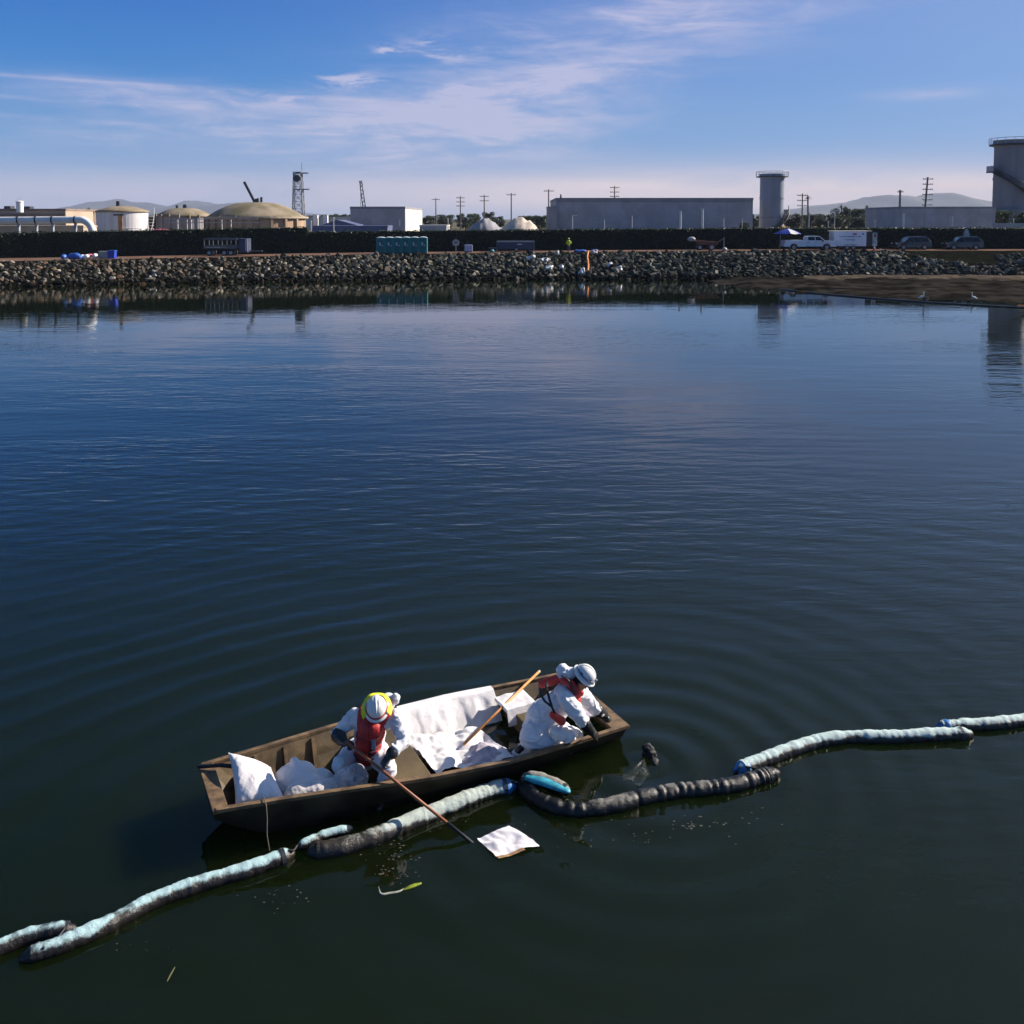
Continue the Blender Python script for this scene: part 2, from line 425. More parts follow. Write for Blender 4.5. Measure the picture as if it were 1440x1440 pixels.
# mud flat at the right
m_mud = mat('mud', (0.011, 0.010, 0.0085), 0.8, 0.55, 0.33, 0.10, 1.5, detail=9, spec=0.0, col2=(0.034, 0.031, 0.027), lo=0.40, hi=0.62, stretch=(0.6, 1.3, 1))
def mud_fn(u, v):
    px = 960 + 760 * u
    lo = lerp_tab([(960, 394), (1010, 401), (1080, 406), (1150, 414), (1200, 420), (1300, 423), (1440, 428), (1720, 436)], px) + 1.5 * math.sin(px * 0.09) + 1.0 * math.sin(px * 0.23 + 1)
    p0 = atz(px, lo + 3, 0); p1 = atz(px, lerp_tab(WATT, px) - 4, 0); q = p0.lerp(p1, v)
    nz = noise.noise(Vector((q.x * 0.22, q.y * 0.35, 1))) * 0.7 + noise.noise(Vector((q.x * 0.8, q.y * 0.8, 5))) * 0.55
    edge = min(1.0, u * 8)
    h = -0.16 + edge * (0.30 * min(1, v * 4) + 0.22 * v) + 0.36 * nz * edge * min(1, v * 3 + 0.25)
    return Vector((q.x, q.y, h))
md = MB(); md.grid(mud_fn, 220, 80)
tag(md.build('mud_flat', m_mud, smooth=True, fix=True), kind='structure')
def sand_fn(u, v):
    px = 1130 + 520 * u; wv = lerp_tab(WATT, px)
    q = atz(px, wv + 2.5 + 1.0 * math.sin(px * 0.05) - 5.5 * v, 0.0)
    return Vector((q.x, q.y, 0.42 + 0.12 * math.sin(math.pi * v) * min(1, u * 6) - (0.25 if v in (0, 1) else 0) + 0.05 * noise.noise(Vector((q.x, q.y, 0)))))
sd = MB(); sd.grid(sand_fn, 80, 6)
tag(sd.build('sand_strip', mat('sand', (0.085, 0.068, 0.052), 0.95, 0.35, 1.0, 0.02, spec=0.0), smooth=True, fix=True), kind='structure')

# ------------------------------------------------------------------ riprap stones
def stone_material():
    m = bpy.data.materials.new('riprap_stone'); m.use_nodes = True; T = NT(m.node_tree); b = T.n['Principled BSDF']
    b.inputs['Roughness'].default_value = 0.9; b.inputs['Specular IOR Level'].default_value = 0.0
    g = T.new('ShaderNodeNewGeometry'); oi = T.new('ShaderNodeObjectInfo')
    rnd = T.math('FRACT', T.math('ADD', T.math('MULTIPLY', g.outputs['Random Per Island'], 7.31), T.math('MULTIPLY', oi.outputs['Random'], 3.77)))
    sep = T.new('ShaderNodeSeparateXYZ'); T.link(g.outputs['Position'], sep.inputs[0])
    warm = T.ss(sep.outputs[0], -46.0, 6.0, 1.0, 0.12)
    cr = T.new('ShaderNodeValToRGB'); T.link(rnd, cr.inputs[0]); e = cr.color_ramp.elements
    e[0].position = 0; e[0].color = (0.030, 0.036, 0.034, 1); e[1].position = 1; e[1].color = (0.36, 0.33, 0.29, 1)
    for p_, c_ in ((0.35, (0.050, 0.060, 0.055)), (0.62, (0.082, 0.088, 0.080)), (0.84, (0.135, 0.130, 0.115)), (0.95, (0.22, 0.205, 0.18))):
        q = cr.color_ramp.elements.new(p_); q.color = (*c_, 1)
    cw = T.new('ShaderNodeValToRGB'); T.link(rnd, cw.inputs[0]); e = cw.color_ramp.elements
    e[0].position = 0; e[0].color = (0.040, 0.034, 0.030, 1); e[1].position = 1; e[1].color = (0.42, 0.38, 0.33, 1)
    for p_, c_ in ((0.28, (0.070, 0.066, 0.060)), (0.52, (0.115, 0.100, 0.085)), (0.66, (0.19, 0.125, 0.085)), (0.72, (0.13, 0.115, 0.10)), (0.88, (0.23, 0.205, 0.18))):
        q = cw.color_ramp.elements.new(p_); q.color = (*c_, 1)
    c = T.mix(warm, cr.outputs[0], cw.outputs[0])
    nz = T.noise(g.outputs['Position'], 3.5, 5.0, 0.65)
    c = T.mix(1.0, c, T.mix(T.ss(nz, 0.3, 0.7), (0.50, 0.50, 0.50), (1.10, 1.10, 1.10)), 'MULTIPLY')
    # tide stain: weed and wet silt up to the high-water mark
    tide = T.ss(T.math('ADD', sep.outputs[2], T.math('MULTIPLY', nz, 0.35)), 0.45, 0.85, 0.30, 1.0)
    c = T.mix(1.0, c, T.xyz(tide, tide, T.math('MULTIPLY', tide, 0.95)), 'MULTIPLY')
    T.link(c, b.inputs['Base Color'])
    bp = T.new('ShaderNodeBump'); bp.inputs['Distance'].default_value = 0.05
    T.link(T.noise(g.outputs['Position'], 6.0, 5.0, 0.65), bp.inputs['Height']); T.link(bp.outputs[0], b.inputs['Normal'])
    return m
m_stone = stone_material()
def stone_shape(rs):
    bm = bmesh.new()
    for k in range(15):
        d = Vector((rs.gauss(0, 1), rs.gauss(0, 1), rs.gauss(0, 1))).normalized() * rs.uniform(0.8, 1.05)
        bm.verts.new((d.x * rs.uniform(0.8, 1.15), d.y * rs.uniform(0.75, 1.0), d.z * rs.uniform(0.6, 0.85)))
    r = bmesh.ops.convex_hull(bm, input=bm.verts)
    for v in [v for v in bm.verts if not v.link_faces]: bm.verts.remove(v)
    me = bpy.data.meshes.new('stone'); bm.to_mesh(me); bm.free(); me.materials.append(m_stone); return me
rs = random.Random(3)
shapes = [stone_shape(rs) for _ in range(10)]
spots = []
for (u0, a0, c0), (u1, a1, c1) in zip(CURV, CURV[1:]):
    if u1 < -160 or u0 > 1610: continue
    wdt = (a1 - a0).length; dep = (c0 - a0).length
    nu = max(1, int(wdt / 0.56)); nv = max(2, int(dep / 0.62))
    for i in range(nu):
        for j in range(nv):
            s_ = (i + rs.uniform(0.05, 0.95)) / nu; t = (j + rs.uniform(0.1, 0.9)) / nv
            u = u0 + (u1 - u0) * s_
            t = t * 1.06 - 0.05
            a = a0.lerp(a1, s_); c = c0.lerp(c1, s_); q = a.lerp(c, t)
            if u > 1270:            # bare soil above, stones only low down
                gap = 0.92 - 0.45 * min(1, (u - 1270) / 60) + 0.25 * noise.noise(Vector((u * 0.02, 0, 0)))
                if u > 1400: gap = 0.75
                if t > gap or rs.random() < 0.25: continue
            if t > 0.93 + 0.05 * noise.noise(Vector((u * 0.05, 4, 0))): continue
            q.z = c.z * (max(0.0, t) ** 0.75) if t > 0 else t * 2.0
            big = rs.random()
            sz = rs.uniform(0.26, 0.46) if big < 0.86 else rs.uniform(0.46, 0.66)
            if u < 420: sz *= 0.82
            q.z += sz * rs.uniform(-0.05, 0.35)
            rot = (rs.uniform(-0.7, 0.7), rs.uniform(-0.7, 0.7), rs.uniform(0, 6.28))
            spots.append((sz / q.y if q.z > 0 else 0, q.copy(), sz, rot, rs.randrange(10)))
spots.sort(key=lambda s_: -s_[0])
for i, (_, q, sz, rot, k) in enumerate(spots[:300]):
    o = bpy.data.objects.new('stone', shapes[k]); o.location = q; o.rotation_euler = rot; o.scale = (sz, sz, sz); put(o, bank)
mass = MB()
for _, q, sz, rot, k in spots[300:]:
    from mathutils import Euler
    M = Euler(rot).to_matrix() * sz; me = shapes[k]
    mass._add([q + M @ v.co for v in me.vertices], [tuple(p.vertices) for p in me.polygons])
tag(mass.build('stone_mass', m_stone, bank), kind='stuff')

# ------------------------------------------------------------------ ivy fence / hedge along the road
def leaf_material(name, c1, c2, rough=0.55):
    m = bpy.data.materials.new(name); m.use_nodes = True; T = NT(m.node_tree); b = T.n['Principled BSDF']
    b.inputs['Roughness'].default_value = rough
    g = T.new('ShaderNodeNewGeometry'); nz = T.noise(g.outputs['Position'], 0.5, 4.0)
    f = T.math('ADD', T.math('MULTIPLY', g.outputs['Random Per Island'], 0.6), T.math('MULTIPLY', T.ss(nz, 0.3, 0.7), 0.4))
    c = T.mix(f, c1, c2); T.link(c, b.inputs['Base Color'])
    tr = T.new('ShaderNodeBsdfTranslucent'); T.link(c, tr.inputs['Color'])
    mx = T.new('ShaderNodeMixShader'); mx.inputs[0].default_value = 0.22
    T.link(b.outputs[0], mx.inputs[1]); T.link(tr.outputs[0], mx.inputs[2]); T.link(mx.outputs[0], T.n['Material Output'].inputs[0])
    return m
m_ivy = leaf_material('ivy_leaf', (0.008, 0.020, 0.006), (0.030, 0.060, 0.014))
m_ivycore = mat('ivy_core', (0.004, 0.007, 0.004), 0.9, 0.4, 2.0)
def leaf(mbx, c, s_, rs, flat=None):
    n_ = Vector((rs.gauss(0, 1), rs.gauss(0, 1), rs.gauss(0, 1)))
    if flat is not None: n_ = n_ * 0.55 + flat
    n_.normalize(); a = n_.orthogonal().normalized(); a = Matrix.Rotation(rs.uniform(0, 6.28), 3, n_) @ a; b_ = n_.cross(a)
    mbx._add([c - a * s_, c - b_ * s_ * 0.55, c + a * s_, c + b_ * s_ * 0.6], [(0, 1, 2, 3)])
def hedge(name, label, ua, ub, height, thick, back, seed):
    rs = random.Random(seed)
    base = road_at(ua, back); h = thing(name, label, 'hedge', base)
    core = MB(); lv = MB(); us = [ua + (ub - ua) * i / 60 for i in range(61)]
    P = [road_at(u, back) - base for u in us]
    D = [Vector((p.x + base.x, p.y + base.y, 0)).normalized() for p in P]
    prev = None
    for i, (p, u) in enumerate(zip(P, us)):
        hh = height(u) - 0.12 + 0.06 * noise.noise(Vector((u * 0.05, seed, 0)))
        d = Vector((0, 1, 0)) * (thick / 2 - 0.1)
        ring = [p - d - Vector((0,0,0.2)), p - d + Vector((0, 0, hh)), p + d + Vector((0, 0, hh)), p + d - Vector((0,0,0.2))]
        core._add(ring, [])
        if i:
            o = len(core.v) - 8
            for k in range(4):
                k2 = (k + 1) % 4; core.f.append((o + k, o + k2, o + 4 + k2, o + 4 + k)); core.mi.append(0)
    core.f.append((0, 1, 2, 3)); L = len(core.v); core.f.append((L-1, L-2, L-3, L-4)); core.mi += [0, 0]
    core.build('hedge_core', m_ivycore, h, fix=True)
    length = sum((P[i+1] - P[i]).length for i in range(60))
    for _ in range(int(length * 150)):
        t = rs.random() * 60; i = min(59, int(t)); p = P[i].lerp(P[i+1], t - i); u = us[i] + (us[i+1] - us[i]) * (t - i)
        hh = height(u); k = rs.random()
        lump = 0.18 * noise.noise(Vector((u * 0.06, seed, 7))) + 0.12 * noise.noise(Vector((u * 0.3, seed, 9)))
        if k < 0.62:
            c = p + Vector((0, -thick / 2 + rs.uniform(-0.12, 0.06), rs.uniform(-0.1, hh + lump))); fl = Vector((0, -1, 0.5))
        elif k < 0.95: c = p + Vector((0, rs.uniform(-thick, thick) / 2, hh + lump + abs(rs.gauss(0, 0.07)) - 0.12)); fl = Vector((0, 0, 1))
        else:
            e = rs.choice((0, 60)); s_ = -1 if e == 0 else 1
            c = P[e] + Vector((s_ * rs.uniform(-0.02, 0.15), rs.uniform(-thick, thick) / 2, rs.uniform(0, hh))); fl = Vector((s_, 0, 0.3))
        leaf(lv, c, rs.uniform(0.07, 0.15), rs, fl)
    tag(lv.build('leaves', m_ivy, h), kind='stuff')
    return h
hedge('ivy_hedge', 'taller dark green ivy hedge behind the flatbed trailer, ending in a step', -200, 434, lambda u: 3.02 + 0.42 * max(0, min(1, u / 430)), 1.6, 8.4, 11)
hedge('ivy_hedge', 'long lower dark green ivy hedge behind the toilets, truck and parked cars', 437, 1640, lambda u: 2.85 + 0.1 * min(1, max(0, (u - 430) / 600)), 1.2, 8.4, 12)

# ------------------------------------------------------------------ far hills and haze
m_hill = mat('hill_scrub', (0.050, 0.062, 0.060), 0.95, 0.35, 0.004)
def hills(name, y, us, seed):
    """ridge given as (pixel column, pixel row) outline at distance y"""
    mbx = MB(); N = 90
    def fn(u, v):
        px = us[0][0] + (us[-1][0] - us[0][0]) * u; py = lerp_tab(us, px)
        q = aty(px, py, y); z = max(2.0, q.z)
        z *= 1 + 0.10 * noise.fractal(Vector((q.x * 0.006, seed, 0)), 1.0, 2.0, 5)
        prof = (0.0, 0.22, 0.5, 0.78, 0.95, 1.0, 0.85, 0.5, 0.0)[int(round(v * 8))]
        yy = y - 900 + 1800 * v
        x = q.x + 60 * noise.noise(Vector((q.x * 0.004, v * 3, seed)))
        zz = z * prof * (1 + 0.18 * noise.noise(Vector((q.x * 0.008, v * 5, seed + 3))) * (0 if prof == 1.0 else 1))
        return Vector((x, yy, 2.0 + zz if prof else 1.0))
    mbx.grid(fn, N, 8)
    return tag(mbx.build(name, m_hill, smooth=True, fix=True), kind='structure')
hills('hills', 7400, [(-500, 296), (60, 296), (110, 290), (128, 283), (150, 280), (172, 283), (190, 284), (215, 288), (235, 291), (245, 286), (262, 282), (280, 284), (300, 288), (330, 284), (360, 288), (420, 300), (520, 306)], 1.0)
hills('hills', 6600, [(1040, 306), (1110, 296), (1170, 288), (1215, 281), (1250, 275), (1285, 276), (1320, 273), (1350, 274), (1380, 279), (1440, 286), (1600, 278), (1800, 290)], 5.0)
def haze_box():
    mbx = MB(); mbx.box((0, 4480, 132), (19600, 9960, 270))
    m = bpy.data.materials.new('haze'); m.use_nodes = True; T = NT(m.node_tree); T.n.clear()
    o = T.new('ShaderNodeOutputMaterial'); v = T.new('ShaderNodeVolumePrincipled')
    v.inputs['Color'].default_value = (0.55, 0.62, 0.84, 1); v.inputs['Density'].default_value = 0.000085; v.inputs['Anisotropy'].default_value = 0.0
    T.link(v.outputs[0], o.inputs['Volume'])
    h = mbx.build('haze', m); tag(h, kind='stuff'); return h
haze_box()

# ------------------------------------------------------------------ industrial plant behind the hedge
GZ = 2.4
m_conc = mat('grey_concrete', (0.36, 0.35, 0.38), 0.85, 0.12, 0.35, 0.01, 3.0)
m_concd = mat('dark_concrete', (0.25, 0.245, 0.265), 0.85, 0.14, 0.35, 0.01, 3.0)
m_beige = mat('beige_wall', (0.42, 0.33, 0.25), 0.85, 0.12, 0.3, 0.01, 3.0)
m_brown = mat('brown_roof', (0.24, 0.17, 0.13), 0.9, 0.2, 0.4)
m_cream = mat('cream_wall', (0.66, 0.61, 0.52), 0.8, 0.07, 0.4)
m_white = mat('white_paint', (0.76, 0.75, 0.73), 0.5, 0.06, 1.2)
m_offw = mat('off_white_steel', (0.62, 0.60, 0.60), 0.5, 0.10, 0.5, stretch=(3, 3, 0.4))
m_steel = mat('grey_steel', (0.30, 0.31, 0.33), 0.5, 0.15, 2.0)
m_dark = mat('dark_steel', (0.035, 0.037, 0.042), 0.5, 0.25, 2.0)
m_black = mat('black_rubber', (0.014, 0.014, 0.016), 0.65, 0.3, 6.0, 0.004, 30)
m_rust = mat('rust', (0.40, 0.20, 0.07), 0.9, 0.3, 2.0)
m_rustr = mat('rust_roof', (0.22, 0.17, 0.10), 0.9, 0.3, 0.6, col2=(0.34, 0.27, 0.19))
m_mossr = mat('mossy_dome', (0.16, 0.135, 0.07), 0.95, 0.3, 0.35, col2=(0.30, 0.24, 0.17))
m_brick = mat('tan_drum_wall', (0.36, 0.25, 0.17), 0.9, 0.2, 0.4, stretch=(2, 2, 0.3))
m_bluer = mat('blue_grey_roof', (0.10, 0.12, 0.22), 0.6, 0.12, 0.4)
m_bluep = mat('blue_plastic', (0.035, 0.12, 0.42), 0.5, 0.15, 2.0, 0.02, 6)
m_cobalt = mat('cobalt_plastic', (0.02, 0.05, 0.38), 0.45, 0.15, 2.0)
m_pink = mat('pink_tarp', (0.55, 0.12, 0.16), 0.6, 0.2, 2.0)
m_tower = mat('tower_steel', (0.18, 0.21, 0.27), 0.55, 0.10, 0.3, stretch=(2, 2, 0.25))
m_tower2 = mat('tower_concrete', (0.22, 0.22, 0.24), 0.75, 0.12, 0.25, stretch=(2, 2, 0.3))
m_wood = mat('weathered_pole', (0.16, 0.13, 0.11), 0.85, 0.25, 1.5)
m_glass = mat('dark_glass', (0.012, 0.015, 0.02), 0.06, 0.1, 1.0)
m_fx = mat('faded_galvanised', (0.38, 0.37, 0.37), 0.6, 0.12, 0.6)

def X(u, y, v=300): return aty(u, v, y).x
def Z(v, y): return aty(720, v, y).z
def building(name, label, cat, u0, u1, vtop, y, depth, mw, mr, parapet=0.35, extra=None):
    x0, x1, zt = X(u0, y, vtop), X(u1, y, vtop), Z(vtop, y); cx = (x0 + x1) / 2
    t = thing(name, label, cat, (cx, y + depth / 2, GZ - 0.3)); w_, h_ = x1 - x0, zt - GZ + 0.3
    MB().box((0, 0, (h_ - 0.1) / 2), (w_, depth, h_ - 0.1)).build('wall', mw, t)
    r = MB()
    for s in (-1, 1):
        r.box((0, s * (depth / 2 - 0.09), h_ - 0.1 + parapet / 2 - 0.25), (w_ + 0.12, 0.3, parapet))
        r.box((s * (w_ / 2 - 0.09), 0, h_ - 0.1 + parapet / 2 - 0.252), (0.3, depth - 0.42, parapet - 0.01))
    r.build('parapet', mr, t)
    if extra: extra(t, w_, h_, depth)
    return t
def panels(step, mm, proud=0.05):
    def fn(t, w_, h_, d):
        k = max(2, int(w_ / step))
        me = MB().box((0, 0, 0), (0.16, proud, h_ - 0.75)).mesh('pilaster', mm)
        for i in range(k + 1):
            o = bpy.data.objects.new('pilaster', me); o.location = (-w_ / 2 + 0.2 + (w_ - 0.4) * i / k, -d / 2 - proud / 2 + 0.002, (h_ - 0.75) / 2); put(o, t)
    return fn

# long tan building at far left with rooftop units
def tan_extra(t, w_, h_, d):
    for fx, wx, hh in ((0.12, 1.1, 0.55), (0.24, 1.0, 0.5), (-0.4, 1.4, 0.4)):
        MB().box((w_ * fx, -d / 2 + 2, h_ + hh / 2 - 0.1), (wx, 1.4, hh), taper=0.9).build('rooftop_unit', m_dark, t)
    MB().box((0, -d / 2 - 0.06, h_ - 1.05), (w_ - 0.4, 0.1, 0.5)).build('fascia', m_brown, t)
building('tan_building', 'long low tan building behind the white pipe at the left edge', 'building', -140, 92, 293.5, 150, 26, m_beige, m_brown, extra=tan_extra)
building('low_shed', 'small brown roofed shed between tan building and white tank', 'shed', 90, 132, 297, 160, 10, m_brown, m_brown)
building('pump_house', 'low tan pump house wall under the white pipe', 'building', -60, 117, 316, 122, 4, m_beige, m_beige, 0.2)
# white vent drum on the roof
y = 146; c = aty(28, 296, y)
t = thing('vent_drum', 'small white cylindrical vent standing on the tan roof', 'vent', (c.x, y, Z(296, y) - 0.3))
MB().lathe([(0.52, 0), (0.52, 1.55), (0.58, 1.6), (0.58, 1.72), (0.2, 1.85), (0.02, 1.86)], seg=20).build('drum', m_white, t)
MB().tube([(0.2, 0, 1.8), (0.2, 0, 2.2)], 0.05, 6).build('spout', m_steel, t); MB().tube([(-0.3, 0, 1.75), (-0.3, 0, 2.1)], 0.05, 6).build('spout', m_steel, t)

# big white pipe, elbow down at its right end
y = 116.5
pth = [aty(-130, 309, y), aty(0, 310, y), aty(60, 309.5, y), aty(112, 309, y)]
c0 = aty(112, 309, y); rr = 1.55
for k in range(1, 9):
    a = math.pi / 2 * k / 8; pth.append(Vector((c0.x + rr * math.sin(a), y, c0.z - rr * (1 - math.cos(a)))))
pth.append(Vector((c0.x + rr, y, GZ)))
t = thing('white_pipe', 'thick white pipe running along the left, bending down beside the tank', 'pipe', (c0.x, y, GZ))
off = Vector((c0.x, y, GZ))
MB().tube([p - off for p in pth], 0.46, 18).build('pipe', m_white, t, smooth=True)
for u in (26, 51, 74, 106):
    q = aty(u, 309.3, y) - off
    MB().tube([q - Vector((0.09, 0, 0)), q + Vector((0.09, 0, 0))], 0.5, 18).build('clamp', m_dark, t)
    MB().box((q.x, 0, q.z / 2 - 0.25), (0.22, 0.4, q.z - 0.4)).build('support', m_steel, t)
q = Vector((rr, 0, 1.0)); MB().tube([q, q + Vector((0, 0, 0.16))], 0.54, 18).build('flange', m_offw, t)

def tank(name, label, u0, u1, vwall, vtop, y, mw, mr, extra=None, flat=0.10):
    r = (X(u1, y) - X(u0, y)) / 2; cx = (X(u1, y) + X(u0, y)) / 2; hw = Z(vwall, y) - GZ; ht = Z(vtop, y) - GZ
    t = thing(name, label, 'tank', (cx, y, GZ - 0.2))
    MB().lathe([(r, 0), (r, hw + 0.2)], seg=48).build('drum', mw, t, smooth=False)
    prof = [(r * 1.035, hw + 0.06), (r * 1.04, hw + 0.28)]
    for k in range(1, 9):
        a = k / 8; prof.append((max(0.25, r * 1.02 * (1 - a) + (r * flat) * a), hw + 0.28 + (ht - hw - 0.1) * math.sin(a * math.pi / 2) ** 0.9))
    prof.append((0.02, prof[-1][1] + 0.02))
    MB().lathe(prof, seg=48).build('roof', mr, t, smooth=True)
    if extra: extra(t, r, hw, ht)
    return t
def tankA(t, r, hw, ht):
    a = R(-62); 
    for k in range(9):
        b_ = R(-98 + k * 1.8)
    for (ang, wd, z0, z1, mm, nm) in ((-72, 0.55, 0.3, hw - 0.5, m_rust, 'rust_streak'), (-76, 1.35, hw - 0.62, hw - 0.4, m_dark, 'bracket')):
        a = R(ang); MB().box((math.cos(a) * (r + 0.03), math.sin(a) * (r + 0.03), (z0 + z1) / 2 + 0.2), (wd, 0.10, z1 - z0), rz=a + math.pi / 2).build(nm, mm, t)
    for k in range(3): MB().lathe([(r + 0.02, 0.6 + k * 1.3), (r + 0.05, 0.62 + k * 1.3), (r + 0.05, 0.70 + k * 1.3), (r + 0.02, 0.72 + k * 1.3)], seg=48, caps=False).build('weld_seam', m_offw, t)
    MB().box((-r * 0.12, -r * 0.1, ht + 0.45), (0.5, 0.5, 0.9), taper=0.8).build('vent_stack', m_dark, t)
    st = MB()
    for k in range(12):
        a = R(-20 + k * 4.0); z = 0.4 + k * (hw - 0.5) / 11
        st.box((math.cos(a) * (r + 0.45), math.sin(a) * (r + 0.45), z), (0.8, 0.35, 0.08), rz=a)
    st.tube([(math.cos(R(-20 + k * 4)) * (r + 0.85), math.sin(R(-20 + k * 4)) * (r + 0.85), 1.3 + k * (hw - 0.5) / 11) for k in range(12)], 0.05, 5)
    st.build('stair', m_offw, t)
tank('storage_tank', 'white round storage tank with rust streak and low rusty conical roof', 138, 206, 297.5, 289.5, 140, m_offw, m_rustr, tankA)
def tankB(t, r, hw, ht):
    for k in range(9):
        a = R(-160 + k * 17)
        MB().box((math.cos(a) * (r + 0.2), math.sin(a) * (r + 0.2), hw / 2 + 0.1), (0.42, 0.42, hw + 0.1), rz=a).build('pilaster', m_brick, t)
    MB().lathe([(r * 1.04, hw + 0.25), (r * 1.06, hw + 0.25), (r * 1.06, hw + 0.55), (r * 1.04, hw + 0.55)], seg=48, caps=False).build('rim', m_beige, t)
    MB().box((r * 0.03, -0.3, ht + 0.4), (0.8, 0.8, 0.9), taper=0.7).build('hatch', m_dark, t)
    MB().box((r * 0.10, 0.3, ht + 0.5), (0.35, 0.35, 1.3)).build('vent_stack', m_dark, t)
    MB().bar((r * -0.02, 0, ht + 0.1), (-r * 0.24, 0, ht + 3.9), 0.42, 0.42).build('boom_arm', m_dark, t)
    MB().bar((r * -0.08, 0.05, ht), (r * 0.05, 0.05, ht + 0.9), 0.3).build('boom_base', m_dark, t)
    for k in range(5):
        a = R(-120 + k * 22); MB().tube([(math.cos(a) * r, math.sin(a) * r, hw + 0.5), (math.cos(a) * r * 0.35, math.sin(a) * r * 0.35, ht - 0.1)], 0.09, 6).build('roof_rib', m_rustr, t)
tank('digester_dome', 'largest mossy domed tank with a dark boom arm on its top', 293, 428, 307.5, 284.5, 168, m_brick, m_mossr, tankB, flat=0.22)
def tankC(t, r, hw, ht):
    MB().box((0.3, -0.3, ht + 0.4), (0.7, 0.7, 1.0), taper=0.8).build('hatch', m_dark, t)
    MB().box((-1.4, 0, ht + 0.3), (0.4, 0.4, 0.9)).build('vent_stack', m_dark, t)
    for k in range(6):
        a = R(-140 + k * 20); MB().tube([(math.cos(a) * (r + 0.25), math.sin(a) * (r + 0.25), 0), (math.cos(a) * (r + 0.25), math.sin(a) * (r + 0.25), hw + 0.6)], 0.12, 6).build('column', m_beige, t)
tank('digester_dome', 'smaller dark mossy dome between the white tank and the big dome', 222, 296, 304, 292.5, 186, m_concd, m_mossr, tankC, flat=0.25)
# pink tarped mound
c = aty(226, 323, 128)
t = remeshed('tarp_mound', MB().ell((c.x, 128, 4.7), (1.9, 1.0, 0.75)).ell((c.x + 1.2, 128, 4.6), (1.3, 0.9, 0.55)).ell((c.x, 128, 3.6), (2.1, 1.1, 1.3)), 0.12, m_pink, wrinkle=lambda p: 0.1 * noise.noise(p * 2.0))
tag(t, 'pink tarpaulin mound just above the hedge right of the white tank', 'tarp')
# pipe rack posts in front of the big dome
t = thing('pipe_rack', 'pale railing and posts in front of the big domed tank', 'railing', (X(330, 135), 135, GZ))
for u in (249, 262, 268, 311, 324):
    MB().box((X(u, 135) - X(330, 135), 0, (Z(308, 135) - GZ) / 2), (0.22, 0.22, Z(308, 135) - GZ)).build('post', m_beige if u in (262, 324) else m_fx, t)
for v in (308, 313): MB().box((X(300, 135) - X(330, 135), 0, Z(v, 135) - GZ), (X(410, 135) - X(285, 135), 0.1, 0.1)).build('rail', m_fx, t)

# lattice radio mast
def lattice(name, label, u, vtop, y, w0, w1):
    zt = Z(vtop, y); h = zt - GZ; t = thing(name, label, 'mast', (X(u, y), y, GZ)); 
    legs = [(-1, -1), (1, -1), (1, 1), (-1, 1)]
    for sx, sy in legs: MB().bar((sx * w0, sy * w0, 0), (sx * w1, sy * w1, h), 0.22).build('leg', m_steel, t)
    N = 9; br = MB()
    for k in range(N):
        a, b_ = k / N, (k + 1) / N; wa = w0 + (w1 - w0) * a; wb = w0 + (w1 - w0) * b_
        for i in range(4):
            p, q = legs[i], legs[(i + 1) % 4]
            br.bar((p[0]*wa, p[1]*wa, a*h), (q[0]*wb, q[1]*wb, b_*h), 0.12); br.bar((q[0]*wa, q[1]*wa, a*h), (p[0]*wb, p[1]*wb, b_*h), 0.12)
            br.bar((p[0]*wb, p[1]*wb, b_*h), (q[0]*wb, q[1]*wb, b_*h), 0.12)
    br.build('bracing', m_steel, t)
    for fz, dx in ((0.985, 1.5), (0.74, 1.6), (0.36, -2.0)):
        wz = w0 + (w1 - w0) * fz
        MB().box((dx * 0.45, 0, h * fz), (abs(dx) + 2 * wz, 1.4, 0.22)).build('platform', m_dark, t)
    MB().lathe([(0.05, -0.2), (0.75, 0.25), (0.8, 0.3)], c=(0, -w1 - 0.3, h * 0.90), seg=16, M=Matrix.Rotation(R(90), 3, 'X')).build('dish_antenna', m_dark, t)
    MB().tube([(0.9, 0, h), (0.9, 0, h + 2.2)], 0.07, 5).build('aerial', m_steel, t)
lattice('radio_mast', 'grey lattice radio mast standing right of the big dome', 420, 242, 215, 1.35, 0.85)

# boxy building with bright end wall and its crane
def box_extra(t, w_, h_, d):
    MB().box((w_ * 0.40, -d / 2 - 0.05, h_ * 0.55), (0.35, 0.12, 1.3)).build('wall_lamp', m_offw, t)
    MB().box((w_ * 0.18, -d / 2 - 0.05, h_ * 0.38), (0.25, 0.1, 0.7)).build('wall_lamp', m_offw, t)
    MB().box((w_ * 0.3, -d / 2 - 0.03, 1.2), (2.2, 0.08, 2.4)).build('roller_door', m_steel, t)
    MB().box((w_ / 2 + 0.03, 0, h_ * 0.5), (0.06, d * 0.98, h_ * 0.90)).build('end_panel', m_cream, t)
building('box_building', 'tall grey boxy building with a bright sunlit cream end wall', 'building', 492.5, 569.5, 291.5, 190, 36, m_conc, m_concd, 0.5, box_extra)
building('blue_roof_shed', 'low blue grey shed left of the boxy building', 'shed', 440, 545, 316.5, 148, 6, m_bluer, m_bluer, 0.2)
t = thing('sloped_roof_shed', 'pitched blue roof shed with white stubs beside the boxy building', 'shed', (X(470, 172), 172, GZ))
zz = Z(311, 172) - GZ; hw = (X(512, 172) - X(445, 172)) / 2
MB().prism([(-hw, 0), (hw, 0), (hw, zz - 0.7), (hw * 0.2, zz + 0.25), (-hw, zz - 1.5)], -2, 6).build('wall', m_bluer, t, fix=True)
for u in (443, 457): MB().box((X(u, 172) - X(470, 172), 0.5, zz - 0.2), (0.85, 0.85, 2.6)).build('vent_stack', m_white, t)
